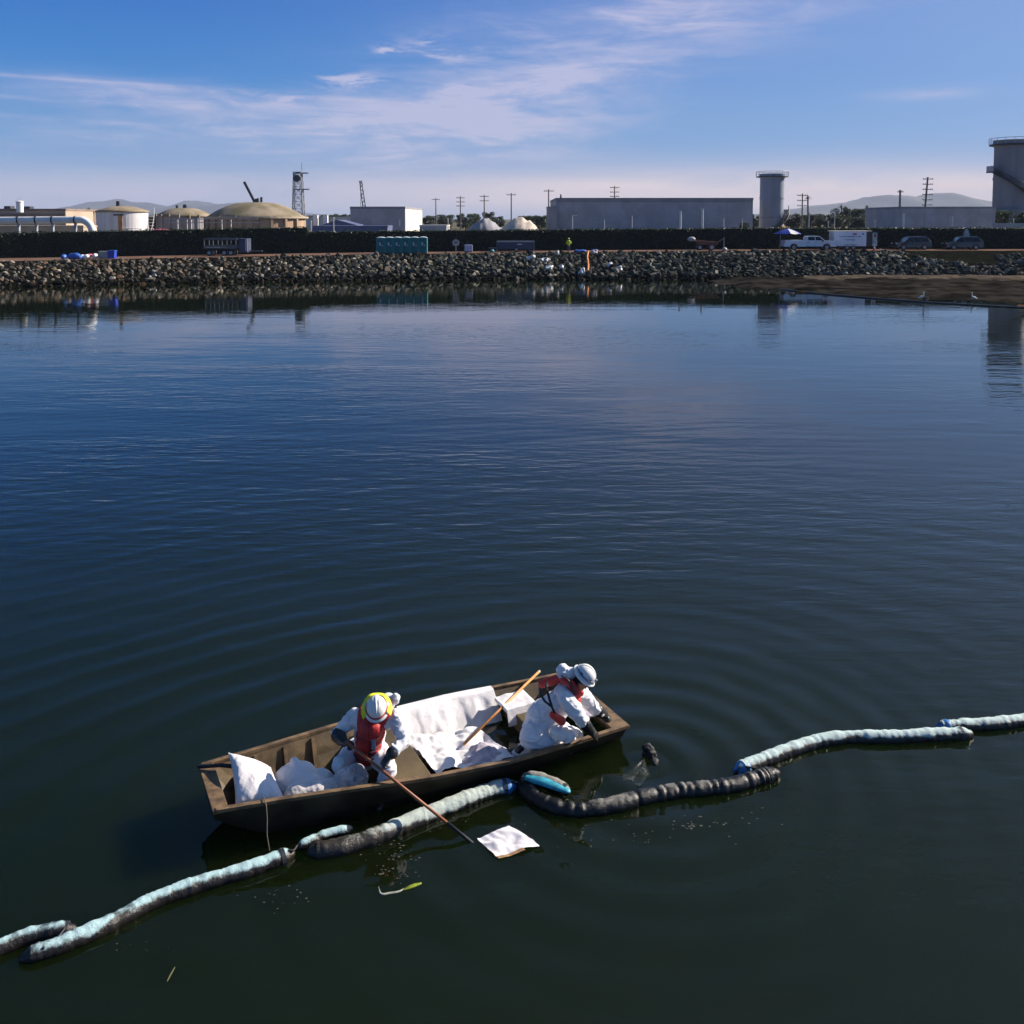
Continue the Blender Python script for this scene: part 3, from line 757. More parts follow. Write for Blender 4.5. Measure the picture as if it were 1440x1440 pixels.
building('pale_long_shed', 'long pale low roof between mast and boxy building', 'shed', 428, 500, 304.5, 235, 12, m_cream, m_cream, 0.3)
t = thing('mobile_crane', 'thin dark crane boom rising behind the boxy building', 'crane', (X(517, 240), 240, GZ))
p1 = aty(507, 254, 240) - t.location; p0 = Vector((0, 0, 0.5)); p1.y = 0
d = (p1 - p0); N = 14; cr = MB(); sx = Vector((0.42, 0, 0.1))
for k in range(N):
    a = p0 + d * (k / N); b_ = p0 + d * ((k + 1) / N)
    cr.bar(a + sx * (1 if k % 2 else -1), b_ - sx * (1 if k % 2 else -1), 0.16)
cr.bar(p0 + sx, p1 + sx * 0.6, 0.2); cr.bar(p0 - sx, p1 - sx * 0.6, 0.2)
cr.build('boom_arm', m_dark, t)
MB().tube([p1, (X(507.5, 240) - X(517, 240), 0, 4)], 0.06, 5).build('cable', m_dark, t)
MB().box((0.5, 0, 0.9), (5, 2.6, 1.8)).build('cab', m_dark, t)

# pale gravel mounds / covered basins in the middle
def mound(name, label, u0, u1, vtop, y, mm, seed, cat='mound'):
    x0, x1 = X(u0, y), X(u1, y); h = Z(vtop, y) - GZ; cx = (x0 + x1) / 2; w_ = (x1 - x0) / 2
    t = MB().grid(lambda u, v: Vector((cx - w_ + 2 * w_ * u, y - 5 + 14 * v, GZ - 0.2 + (h + 0.2) * max(0, (1 - abs(2*u-1) ** 1.5)) * math.sin(math.pi * min(1, max(0, v))) ** 0.6 * (1 + 0.10 * noise.noise(Vector((u * 5, v * 3, seed))) + 0.1 * noise.noise(Vector((u * 16, v * 8, seed)))))), 40, 14).build(name, mm, smooth=True, fix=True)
    tag(t, label, cat)
m_pale = mat('pale_gravel', (0.50, 0.42, 0.35), 0.95, 0.2, 0.5, 0.05, 2.0)
mound('gravel_mound', 'pale sunlit gravel mound left of the long warehouse', 686, 778, 306.5, 165, m_pale, 1)
mound('gravel_mound', 'grey mound beside the pale one, above the upright sign', 640, 726, 307, 178, m_concd, 2)
building('flat_roof_shed', 'low pale flat roofed shed right of the boxy building', 'shed', 590, 628, 315.5, 160, 8, m_fx, m_cream, 0.25)

# long warehouse
def wh_extra(t, w_, h_, d):
    panels(5.2, m_conc)(t, w_, h_, d)
    MB().box((0, -d / 2 - 0.04, h_ - 0.55), (w_ - 0.3, 0.06, 0.35)).build('fascia', m_concd, t)
    for fx in (-0.38, -0.2, -0.05, 0.22, 0.36, 0.45):
        MB().box((w_ * fx, -d / 2 - 0.05, 1.3), (1.6, 0.08, 2.4)).build('door', m_steel, t)
    MB().box((-w_ * 0.475, -d / 2 + 1, h_ + 0.45), (0.5, 0.5, 1.1), taper=0.4).build('roof_vent', m_dark, t)
building('warehouse', 'long flat grey purple warehouse right of centre', 'warehouse', 782, 1059, 279.5, 200, 30, m_conc, m_concd, 0.55, wh_extra)
building('warehouse_annex', 'narrow dark annex at the left end of the long warehouse', 'building', 770.5, 783, 290, 196, 8, m_concd, m_concd, 0.3)
building('low_long_building', 'low grey purple building in front of the big tower at right', 'building', 1267, 1400, 290.5, 160, 16, m_conc, m_concd, 0.35, panels(3.5, m_conc))
building('block_wall', 'pale block wall on top of the hedge line at far right', 'wall', 1398, 1560, 313, 141, 0.3, m_fx, m_fx, 0.2)

def tower(name, label, u0, u1, vtop, y, mm, stair_a0, stair_a1, turns, rail_w=0.9, foot=1.03, sz=(0.03, 0.45)):
    r = (X(u1, y) - X(u0, y)) / 2; cx = (X(u1, y) + X(u0, y)) / 2; h = Z(vtop, y) - GZ
    t = thing(name, label, 'tower', (cx, y, GZ - 0.2))
    MB().lathe([(r * foot, 0), (r * foot, h * 0.33), (r, h * 0.335 + (foot - 1.03) * 3), (r, h * 0.93)], seg=56).build('shaft', mm, t)
    MB().lathe([(r, h * 0.93), (r * 1.09, h * 0.955), (r * 1.09, h), (r * 0.9, h * 1.004), (0.05, h * 1.01)], seg=56).build('cap', mm, t)
    MB().lathe([(r * 1.05, h * 0.945), (r * 1.05 + rail_w, h * 0.95), (r * 1.05 + rail_w, h * 0.962), (r * 1.05, h * 0.962)], seg=56, caps=False).build('gallery', m_dark, t)
    rl = MB(); rr_ = r * 1.05 + rail_w
    ring = [(math.cos(2*math.pi*k/48) * rr_, math.sin(2*math.pi*k/48) * rr_, h * 0.962 + 1.1) for k in range(49)]
    rl.tube(ring, 0.05, 5)
    for k in range(0, 48, 3): rl.bar((ring[k][0], ring[k][1], h * 0.962), ring[k], 0.07)
    rl.build('guard_rail', m_steel, t)
    st = MB(); N = 42; pts = []
    for k in range(N + 1):
        a = R(stair_a0 + (stair_a1 - stair_a0) * k / N); z = h * (sz[0] + (sz[1] - sz[0]) * k / N)
        c = (math.cos(a) * (r + 0.6), math.sin(a) * (r + 0.6), z)
        st.box(c, (1.1, 0.5, 0.12), rz=a); pts.append((math.cos(a) * (r + 1.15), math.sin(a) * (r + 1.15), z + 1.0))
        st.bar((pts[-1][0], pts[-1][1], z - 0.1), pts[-1], 0.07)
    st.tube(pts, 0.07, 5); st.tube([(p[0], p[1], p[2] - 1.0) for p in pts], 0.13, 5)
    st.build('spiral_stair', m_dark, t)
    for f in (0.335, 0.62): MB().lathe([(r * 1.005, h * f), (r * 1.035, h * f), (r * 1.035, h * f + 0.35), (r * 1.005, h * f + 0.35)], seg=56, caps=False).build('band', mm, t)
    return t, r, h
t, r, h = tower('surge_tower', 'shorter blue grey surge tower at the right end of the warehouse', 1068.5, 1101.5, 243.5, 215, m_tower, -125, -2, 0.6, 0.75)
a = R(-38); MB().box((math.cos(a) * (r * 1.03), math.sin(a) * (r * 1.03), h * 0.10), (1.5, 0.3, h * 0.2), rz=a + math.pi / 2).build('rusty_panel', m_rust, t)
t, r, h = tower('surge_tower', 'tallest grey surge tower with spiral stair at the right edge', 1397.5, 1443, 196, 176, m_tower2, -25, -172, 0.5, 0.75, 1.15, (0.40, 0.70))
MB().box((-r - 0.9, -1.0, h * 0.69), (1.5, 2.4, 0.2)).build('landing', m_dark, t)
MB().box((-r - 1.55, -1.0, h * 0.69 + 0.6), (0.1, 2.4, 1.1)).build('landing_rail', m_steel, t)

# utility poles
def pole(u, vtop, y, label, arms=2, w_=0.17, armw=1.3, mm=None, lean=0.0):
    h = Z(vtop, y) - GZ; t = thing('utility_pole', label, 'pole', (X(u, y), y, GZ), group='utility poles behind the plant')
    MB().tube([(0, 0, -0.2), (lean, 0, h)], [w_ * 1.25, w_ * 0.85], 8).build('shaft', mm or m_wood, t)
    for k in range(arms):
        z = h - 0.5 - k * 1.25
        MB().box((lean, -0.15, z), (armw * 2, 0.14, 0.16)).build('crossarm', mm or m_wood, t)
        ins = MB()
        for f in (-0.9, -0.45, 0.45, 0.9): ins.tube([(lean + armw * f, -0.15, z + 0.08), (lean + armw * f, -0.15, z + 0.32)], 0.07, 6)
        tag(ins.build('insulators', m_steel, t), kind='stuff')
for u, v, y, a, nm in ((613, 278.5, 300, 1, 'first and shortest utility pole right of the boxy building'), (647.5, 276, 285, 3, 'second utility pole, above the upright sign'),
                       (681, 274, 270, 2, 'third utility pole from the left, beside the bushy tree'), (719, 271.5, 255, 1, 'fourth utility pole, rising from the pale mound'),
                       (771.5, 266, 240, 1, 'fifth utility pole, at the left end of the warehouse'), (864, 261.5, 262, 4, 'utility pole rising behind the warehouse roof'),
                       (1128, 272, 225, 3, 'utility pole beside the palm, right of the short tower')):
    pole(u, v, y, nm, a)
t = pole(1265, 267, 220, 'plain dark wooden pole left of the tall multi arm pole', 1, 0.26, 0.7)
pole(1298, 249, 225, 'tall pole with six crossarms above the low right building', 6, 0.24, 1.25, m_wood, 0.9)
# small floodlight and post clutter of the plant
posts = [(437, 311, 140, 0), (469, 306, 140, 0), (582, 300, 210, 1), (630, 307, 150, 0), (805, 303, 150, 1), (850, 309, 150, 0), (889, 304, 150, 0), (957, 297, 150, 0), (988, 294, 150, 0), (1018, 308, 150, 0), (1044, 308, 150, 0),
         (1138, 300, 150, 0), (1165, 311, 150, 0), (1174, 296, 150, 1), (1231, 310, 150, 0), (1271, 301, 150, 0), (1340, 305, 150, 0), (1426, 308, 160, 0)]
names = ['left of the sloped blue shed', 'in front of the sloped blue shed', 'behind the boxy building', 'above the round sign', 'at the left of the warehouse front', 'second before the warehouse front', 'third before the warehouse front', 'thick and tall before the warehouse', 'tallest before the warehouse', 'short, right half of the warehouse', 'short, right end of the warehouse', 'below the palm tree', 'above the white pickup', 'above the gap of pickup and trailer', 'above the trailer cone', 'white, before the low right building', 'above the further right car', 'at the foot of the tall tower']
for (u, v, y, lamp), nm in zip(posts, names):
    h = Z(v, y) - GZ; t = thing('lamp_post' if lamp else 'steel_post', 'pale steel post ' + nm, 'post', (X(u, y), y, GZ), group='pale posts in the plant')
    wd = 0.34 if u in (957, 988, 1271) else 0.14
    MB().tube([(0, 0, 0), (0, 0, h)], [wd * 0.55, wd * 0.45], 8).build('shaft', m_offw, t)
    MB().box((0.35 if lamp else 0, 0, h), (0.9 if lamp else wd * 1.3, 0.25, 0.14)).build('lamp_head' if lamp else 'cap', m_offw, t)

# ------------------------------------------------------------------ trees
m_leafd = leaf_material('tree_leaf', (0.020, 0.036, 0.018), (0.060, 0.085, 0.036))
m_bark = mat('bark', (0.09, 0.07, 0.055), 0.9, 0.3, 2.0)
def tree_parts(seed, nclump=30, leaves=6500):
    """unit tree: about 1 high and 1 wide"""
    rs = random.Random(seed); cl = []
    for _ in range(nclump):
        a = rs.uniform(0, 6.28); r = 0.38 * math.sqrt(rs.random()); z = rs.uniform(0.18, 0.86)
        cl.append((Vector((math.cos(a) * r, math.sin(a) * r, z)), rs.uniform(0.09, 0.19)))
    lv = MB()
    for _ in range(leaves):
        c, r = rs.choice(cl); d = Vector((rs.gauss(0, 1), rs.gauss(0, 1), rs.gauss(0, 1))).normalized() * r * rs.uniform(0.45, 1.08)
        d.z *= 0.75; leaf(lv, c + d, rs.uniform(0.016, 0.034), rs)
    tk = MB(); tk.tube([(0, 0, 0), (0.01, 0, 0.25), (0.0, 0.01, 0.5)], [0.035, 0.025, 0.015], 7)
    for c, r in cl[:7]: tk.tube([(0.01, 0, rs.uniform(0.2, 0.4)), c * 0.6 + Vector((0, 0, 0.15)), c], [0.016, 0.010, 0.005], 5)
    return lv.mesh('crown', m_leafd), tk.mesh('trunk', m_bark)
TP = [tree_parts(s_) for s_ in (21, 22, 23)]
def tree(u, vtop, y, wpx, k, label, squash=1.0):
    h = Z(vtop, y) - GZ; w_ = wpx / F * y
    t = thing('tree', label, 'tree', (X(u, y), y, GZ), random.uniform(0, 6.28), group='far trees beyond the plant')
    for me, nm in zip(TP[k % 3], ('crown', 'trunk')):
        o = bpy.data.objects.new(nm, me); o.scale = (w_ * 0.95, w_ * 0.95, h / 0.97); put(o, t)
tl = [(604, 303, 330, 22, 'low dark tree right of the boxy building'), (626, 301, 340, 26, 'dark tree between first and second utility poles'), (655, 299, 320, 26, 'dark tree right of the second utility pole'), (668, 300, 330, 20, 'slim dark tree between second and third poles'),
      (687, 297, 280, 17, 'round bushy tree topping the grey mound'), (700, 303, 340, 22, 'low tree behind the pale mound'), (745, 303, 330, 30, 'low dark tree left of the warehouse annex'), (762, 302, 320, 24, 'dark tree touching the warehouse annex'),
      (1116, 299, 300, 30, 'dark tree just right of the short tower'), (1140, 301, 320, 30, 'dark tree under the palm'), (1160, 300, 310, 28, 'dark tree right of the palm'), (1183, 289, 300, 24, 'tallest dark tree between palm and poles'), (1204, 293, 320, 28, 'broad dark tree left of the slim palm'),
      (1230, 293, 310, 30, 'broad dark tree right of the slim palm'), (1252, 295, 320, 28, 'dark tree left of the plain pole'), (1256, 305, 180, 16, 'small round tree at the left end of the low right building'), (1410, 294, 166, 24, 'round tree at the foot of the tallest tower'), (1436, 296, 168, 20, 'small tree at the right edge under the tower'),
      (1176, 302, 260, 26, 'lower tree above the white trailer'), (1212, 304, 260, 30, 'lower tree right of the white trailer'), (1240, 303, 250, 24, 'lower tree above the first dark car'),
      (230, 300, 230, 30, 'dark tree above the pink mound'), (214, 303, 230, 22, 'dark tree right of the white tank'), (120, 291, 260, 16, 'small dark tree left of the white tank'), (108, 294, 260, 18, 'dark bush behind the tan building'), (478, 300, 300, 20, 'low dark tree left of the boxy building'), (497, 299, 260, 16, 'dark tree at the corner of the boxy building'),
      (440, 302, 300, 22, 'low dark tree right of the mast'), (460, 301, 300, 18, 'slim dark tree above the white stubs'), (1062, 300, 260, 18, 'dark tree between warehouse and short tower'), (1046, 312, 160, 14, 'small shrub at the warehouse right end')]
for i, (u, v, y, wpx, lb) in enumerate(tl): tree(u, v, y, wpx * 1.25, i, lb)
def palm(u, vtop, y, cr_px, label):
    h = Z(vtop, y) - GZ; r = cr_px / F * y; t = thing('palm_tree', label, 'palm', (X(u, y), y, GZ))
    MB().tube([(0, 0, 0), (0.15, 0, h * 0.5), (0.0, 0, h - r * 0.5)], [0.32, 0.22, 0.2], 8).build('trunk', m_bark, t)
    rs = random.Random(int(u)); fr = MB()
    for k in range(34):
        a = rs.uniform(0, 6.28); up = rs.uniform(-0.6, 1.0); L = r * rs.uniform(0.8, 1.1)
        d = Vector((math.cos(a), math.sin(a), 0)); pts = []
        for q in range(5):
            f = q / 4; pts.append(Vector((0, 0, h - r * 0.5)) + d * (L * f * math.cos(up * 0.8)) + Vector((0, 0, L * f * math.sin(up) - L * 0.45 * f * f)))
        s_ = Vector((-d.y, d.x, 0)) * (0.10 * r)
        for q in range(4):
            wa, wb = (1 - abs(q/4*2-0.8)*0.5), (1 - abs((q+1)/4*2-0.8)*0.5)
            fr._add([pts[q] - s_ * wa, pts[q] + s_ * wa, pts[q+1] + s_ * wb, pts[q+1] - s_ * wb], [(0, 1, 2, 3)])
    fr.build('crown', m_leafd, t)
palm(1135.5, 274.5, 240, 5, 'palm tree right of the short tower')
palm(1219, 288, 280, 4, 'slim palm standing above the trailer')
palm(1183, 287, 290, 4.5, 'palm poking above the trees left of the trailer')

# ------------------------------------------------------------------ things along the service road
m_teal = mat('teal_plastic', (0.012, 0.20, 0.185), 0.45, 0.12, 1.5)
m_teald = mat('dark_teal_plastic', (0.008, 0.14, 0.14), 0.45, 0.12, 1.5)
m_roofw = mat('translucent_roof', (0.50, 0.58, 0.58), 0.4, 0.08, 2.0)
ordn = ['first', 'second', 'third', 'fourth', 'fifth', 'sixth']
def toilet():
    t = thing('portable_toilet', '', 'toilet')
    W, D, Hh = 1.09, 1.15, 2.02
    MB().box((0, 0, 0.06), (W, D, 0.12)).build('skid', m_dark, t)
    MB().box((0, 0, 0.12 + (Hh - 0.12) / 2), (W, D, Hh - 0.12)).build('cabin', m_teal, t, bevel=0.02)
    d = MB().box((0.02, -D / 2 - 0.02, 1.0), (0.72, 0.05, 1.66)).build('door', m_teald, t, bevel=0.01)
    MB().box((0.26, -D / 2 - 0.06, 1.05), (0.08, 0.05, 0.18)).build('handle', m_white, d)
    MB().box((-0.04, -D / 2 - 0.052, 1.25), (0.20, 0.012, 0.42)).build('sign', m_roofw, d)
    MB().grid(lambda u, v: Vector(((u - .5) * (W + .04), (v - .5) * (D + .04), Hh + 0.16 * math.sin(math.pi * u) ** 0.7 * (0.4 + 0.6 * math.sin(math.pi * v) ** 0.6))), 10, 8).build('roof', m_roofw, t, smooth=True)
    MB().tube([(0.35, 0.4, 1.9), (0.35, 0.4, 2.35)], 0.05, 8).build('vent_pipe', m_dark, t)
    for s in (-1, 1): MB().box((s * (W / 2 - 0.04), -D / 2 - 0.012, 1.07), (0.07, 0.03, 1.85)).build('corner_post', m_teal, t)
    return t
proto = toilet(); a = road_at(529, 1.6); b_ = road_at(601.5, 1.6); a.y = b_.y = (a.y + b_.y) / 2 
for i in range(6):
    o = proto if i == 0 else copy_tree(proto)
    q = a.lerp(b_, (i + 0.5) / 6); o.location = (q.x, q.y + 0.25 * (i % 2 == 1) * 0.2, zr(q.x)); o.rotation_euler.z = R(random.uniform(-2, 2))
    o['label'] = f'teal portable toilet, {ordn[i]} from the left in the row of six' if i not in (0, 5) else ('leftmost of the six teal portable toilets' if i == 0 else 'rightmost of the six teal portable toilets')
    o['group'] = 'row of portable toilets'

def wheel(parent, c, r, w_, ax='y'):
    M = Matrix.Rotation(R(90), 3, 'X'); wt = bpy.data.objects.new('wheel', None); wt.location = c; wt.empty_display_size = 0.1; put(wt, parent)
    MB().lathe([(r * 0.62, -w_ / 2), (r * 0.93, -w_ / 2), (r, -w_ * 0.32), (r, w_ * 0.32), (r * 0.93, w_ / 2), (r * 0.62, w_ / 2)], seg=24, M=M).build('tyre', m_black, wt, smooth=False)
    rim = MB(); s = 1 if c[1] < 0 else -1
    rim.lathe([(r * 0.62, -w_ * 0.52), (r * 0.60, -w_ * 0.44), (r * 0.2, -w_ * 0.47), (0.02, -w_ * 0.5)], seg=20, M=M if c[1] > 0 else Matrix.Rotation(R(90), 3, 'X') , caps=True)
    for k in range(5):
        a = k * 2 * math.pi / 5; q = [(math.cos(a) * r * f, -s * w_ * 0.5, math.sin(a) * r * f) for f in (0.12, 0.58)]
        rim.bar(q[0], q[1], r * 0.14, w_ * 0.08)
    rim.lathe([(r * 0.62, w_ * 0.52), (r * 0.60, w_ * 0.44), (r * 0.2, w_ * 0.47), (0.02, w_ * 0.5)], seg=20, M=M)
    rim.build('rim', m_fx, wt); return wt

m_carw = mat('white_car_paint', (0.72, 0.74, 0.80), 0.25, 0.03, 1.0, coat=0.6)
m_card = mat('dark_car_paint', (0.022, 0.026, 0.040), 0.22, 0.1, 1.0, coat=0.8)
m_carg = mat('charcoal_car_paint', (0.032, 0.040, 0.050), 0.22, 0.1, 1.0, coat=0.8)
m_lampr = mat('red_lamp', (0.35, 0.02, 0.02), 0.3, 0.1, 2.0)
m_lampw = mat('clear_lamp', (0.7, 0.72, 0.72), 0.15, 0.05, 2.0)
def arch_profile(top, wheels, zb, ra, x0, x1):
    """outline: bottom with wheel arches from x0 to x1, then the top points"""
    pts = [(x0, zb)]
    for wx in sorted(wheels):
        for k in range(9):
            a = math.pi - math.pi * k / 8; pts.append((wx + ra * math.cos(a), max(zb, zb - 0.06 + ra * math.sin(a))))
    pts.append((x1, zb)); return pts + top
def tumble(zw, zt, k): return lambda z: 1.0 if z <= zw else 1.0 - k * (z - zw) / (zt - zw)
def vehicle(name, label, cat, body, wheels, rw, width, paint, wins, loc, rz, zw, zt, zb, x0, x1, group=None, extra=None):
    t = thing(name, label, cat, loc, rz, group); f = tumble(zw, zt, 0.24); h = width / 2
    bd = MB().prism(arch_profile(body, wheels, zb, rw + 0.09, x0, x1), -h, h, shrink=f).build('body', paint, t, fix=True, bevel=0.035)
    for wx in wheels:
        for s in (-1, 1): wheel(t, (wx, s * (h - 0.13), rw), rw, 0.25)
    for poly in wins:
        for s in (-1, 1):
            m = MB(); y0 = s * (h + 0.012); vs = [(x, y0 * f(z) if s < 0 else y0 * f(z), z) for x, z in poly]
            vs2 = [(x, (s * (h - 0.03)) * f(z), z) for x, z in poly]; n_ = len(poly)
            m._add(vs + vs2, [tuple(range(n_)), tuple(reversed(range(n_, 2 * n_)))] + [(i, i + n_, (i + 1) % n_ + n_, (i + 1) % n_) for i in range(n_)])
            m.build('window', m_glass, t, fix=True)
    if extra: extra(t, h, f)
    return t
# white crew-cab pickup, nose to the right
def truck_extra(t, h, f):
    for s in (-1, 1):
        MB().box((3.30, s * (h - 0.22), 0.98), (0.16, 0.36, 0.30)).build('headlight', m_lampw, t)
        MB().box((-3.36, s * (h - 0.10), 1.10), (0.08, 0.18, 0.40)).build('tail_light', m_lampr, t)
        for x in (0.20, 1.20): MB().box((x - 0.42, s * (h + 0.012), 1.10), (0.22, 0.04, 0.05)).build('door_handle', m_dark, t)
        MB().box((1.62, s * (h + 0.14), 1.30), (0.14, 0.26, 0.26)).build('mirror', m_dark, t)
        for x in (-0.34, 0.70, 1.75): MB().box((x, s * (h + 0.001), 0.95), (0.018, 0.012, 0.75)).build('door_gap', m_dark, t)
        MB().box((0.6, s * (h - 0.02), 0.48), (2.5, 0.12, 0.10)).build('side_step', m_dark, t)
    MB().box((3.37, 0, 0.62), (0.22, h * 1.9, 0.28)).build('bumper', m_fx, t, bevel=0.03)
    MB().box((-3.38, 0, 0.60), (0.2, h * 1.9, 0.2)).build('bumper', m_fx, t, bevel=0.03)
    MB().box((3.36, 0, 1.0), (0.08, 1.15, 0.38)).build('grille', m_dark, t)
    MB().box((-1.95, 0, 1.30), (2.55, h * 1.72, 0.06)).build('bed_floor', m_dark, t)
    m = MB(); m._add([(1.90, -0.66, 1.34), (1.90, 0.66, 1.34), (1.32, 0.60, 1.82), (1.32, -0.60, 1.82)], [(0, 1, 2, 3)]); m._add([(1.86, -0.66, 1.32), (1.86, 0.66, 1.32), (1.28, 0.60, 1.80), (1.28, -0.60, 1.80)], [(3, 2, 1, 0)])
    m.build('windscreen', m_glass, t)
q = road_at(1136, 2.6)
vehicle('pickup_truck', 'white crew cab pickup truck parked in front of the white trailer', 'truck',
        [(3.42, 0.62), (3.40, 1.14), (3.20, 1.24), (1.95, 1.32), (1.35, 1.84), (1.15, 1.90), (-0.15, 1.90), (-0.38, 1.84), (-0.46, 1.36), (-3.36, 1.36), (-3.40, 0.70)],
        [-2.12, 2.20], 0.41, 1.98, m_carw, [[(-0.28, 1.34), (0.62, 1.34), (0.62, 1.80), (-0.22, 1.80)], [(0.72, 1.34), (1.76, 1.34), (1.24, 1.80), (0.72, 1.80)]],
        q, R(-1.5), 1.34, 1.9, 0.48, -3.40, 3.42, extra=truck_extra)
def suv(u, back, paint, label, rz):
    def ex(t, h, f):
        for s in (-1, 1):
            MB().box((-2.33, s * (h - 0.25), 0.82), (0.14, 0.38, 0.18)).build('headlight', m_lampw, t)
            MB().box((2.36, s * (h - 0.12), 0.98), (0.10, 0.22, 0.34)).build('tail_light', m_lampr, t)
            MB().box((-1.02, s * (h + 0.12), 1.06), (0.12, 0.22, 0.18)).build('mirror', m_dark, t)
            MB().tube([(-0.5, s * h * 0.66, 1.77), (1.7, s * h * 0.66, 1.77)], 0.03, 6).build('roof_rail', m_steel, t)
            for x in (-1.15, 0.0, 1.05): MB().box((x, s * (h + 0.001), 0.75), (0.016, 0.012, 0.6)).build('door_gap', m_black, t)
        m = MB(); m._add([(-1.38, -0.66, 1.06), (-1.38, 0.66, 1.06), (-0.72, 0.60, 1.60), (-0.72, -0.60, 1.60)], [(3, 2, 1, 0)]); m._add([(-1.34, -0.66, 1.04), (-1.34, 0.66, 1.04), (-0.68, 0.60, 1.58), (-0.68, -0.60, 1.58)], [(0, 1, 2, 3)])
        m.build('windscreen', m_glass, t)
    return vehicle('parked_car', label, 'car', [(2.42, 0.60), (2.44, 1.02), (2.30, 1.10), (1.98, 1.66), (1.75, 1.74), (-0.40, 1.74), (-0.68, 1.67), (-1.38, 1.08), (-2.25, 0.96), (-2.40, 0.80), (-2.42, 0.50)],
        [-1.48, 1.42], 0.36, 1.9, paint, [[(-1.16, 1.06), (-0.10, 1.08), (-0.10, 1.60), (-0.60, 1.60)], [(0.02, 1.08), (0.98, 1.08), (0.98, 1.60), (0.02, 1.60)], [(1.10, 1.08), (2.06, 1.12), (1.78, 1.58), (1.10, 1.60)]],
        road_at(u, back), rz, 1.08, 1.74, 0.34, -2.42, 2.42, group='dark cars parked by the hedge', extra=ex)
suv(1281, 4.2, m_card, 'dark estate car parked nearer to the trailer', R(3))
suv(1353, 4.2, m_carg, 'dark estate car parked further right, towards the tall tower', R(-3))

# white enclosed trailer with open rear ramp door at its right end
q = road_at(1197, 4.4); t = thing('cargo_trailer', 'white enclosed cargo trailer with blue lettering and open rear door', 'trailer', q)
MB().box((-0.55, 0, 1.50), (4.35, 2.1, 2.0)).build('box_body', m_carw, t, bevel=0.04)
MB().box((-0.3, 0, 2.53), (5.3, 2.16, 0.09)).build('roof', m_cream, t, bevel=0.03)
MB().box((2.02, -0.02, 1.45), (0.85, 1.95, 1.86)).build('open_bay', m_dark, t)
MB().box((2.78, -0.98, 1.42), (0.62, 0.07, 1.80)).build('rear_door', mat('trailer_door', (0.30, 0.42, 0.42), 0.5, 0.4, 2.5), t)
MB().box((2.78, -1.03, 1.9), (0.30, 0.03, 0.35)).build('door_placard', m_lampr, t)
MB().box((-0.55, 0, 0.44), (4.4, 1.9, 0.12)).build('chassis', m_dark, t)
for x in (-0.95, -0.1):
    for s in (-1, 1): wheel(t, (x, s * 0.95, 0.33), 0.33, 0.2)
for s in (-1, 1): MB().box((-0.52, s * 1.02, 0.76), (1.75, 0.22, 0.06)).build('mudguard', m_steel, t)
MB().bar((-2.7, 0, 0.45), (-4.0, 0, 0.45), 0.1).build('drawbar', m_dark, t)
m_letter = mat('blue_lettering', (0.06, 0.09, 0.26), 0.5, 0.1, 2.0); m_letr = mat('red_lettering', (0.36, 0.06, 0.12), 0.5, 0.1, 2.0)
rl = random.Random(5)
for (x0, x1, z, hh, mm) in ((-2.0, 0.75, 1.80, 0.13, m_letter), (-1.3, 0.2, 1.42, 0.07, m_letter), (-1.0, 0.1, 1.28, 0.05, m_letter)):
    x = x0; lt = MB()
    while x < x1:
        w_ = rl.uniform(0.08, 0.2); lt.box((x + w_ / 2, -1.056, z), (w_, 0.012, hh)); x += w_ + rl.choice((0.035, 0.035, 0.12))
    tag(lt.build('lettering', mm, t), kind='stuff')
MB().box((0.05, -1.056, 2.12), (0.5, 0.012, 0.22)).build('logo', m_letr, t)
MB().lathe([(0.12, -0.006), (0.12, 0.006)], c=(1.15, -1.057, 2.15), seg=14, M=Matrix.Rotation(R(90), 3, 'X')).build('logo', m_letter, t)
# canopy
q = road_at(1111, 2.2); t = thing('sun_canopy', 'blue and white sun umbrella behind the white pickup bed', 'umbrella', q + Vector((0, 1.0, 0)))
MB().tube([(-1.2, -0.2, 0), (-1.0, 0, 2.2)], 0.04, 8).build('pole', m_steel, t)
for k in range(8):
    a, b_ = k * math.pi / 4, (k + 1) * math.pi / 4; r = 1.75
    g_ = MB().grid(lambda u, v: Vector((math.cos(a + (b_ - a) * u) * r * v - 0.1, math.sin(a + (b_ - a) * u) * r * v * 0.8, 2.25 + 0.62 * (1 - v ** 1.4) - 0.12 * v * v * math.sin(math.pi * u))), 5, 6)
    g_.build('canopy_panel', m_cobalt if k % 3 else m_white, t, smooth=True)
q = road_at(1229.5, 1.2); t = thing('traffic_cone', 'red and white traffic cone behind the trailer', 'cone', q)
m_cone = mat('cone_red', (0.62, 0.05, 0.03), 0.5, 0.1, 3.0)
MB().box((0, 0, 0.03), (0.4, 0.4, 0.06)).build('base', m_cone, t); MB().lathe([(0.15, 0.06), (0.03, 0.72), (0.02, 0.73)], seg=16).build('cone', m_cone, t)
MB().lathe([(0.118, 0.27), (0.083, 0.46)], seg=16, caps=False).build('band', m_white, t); MB().lathe([(0.072, 0.53), (0.055, 0.62)], seg=16, caps=False).build('band', m_white, t)

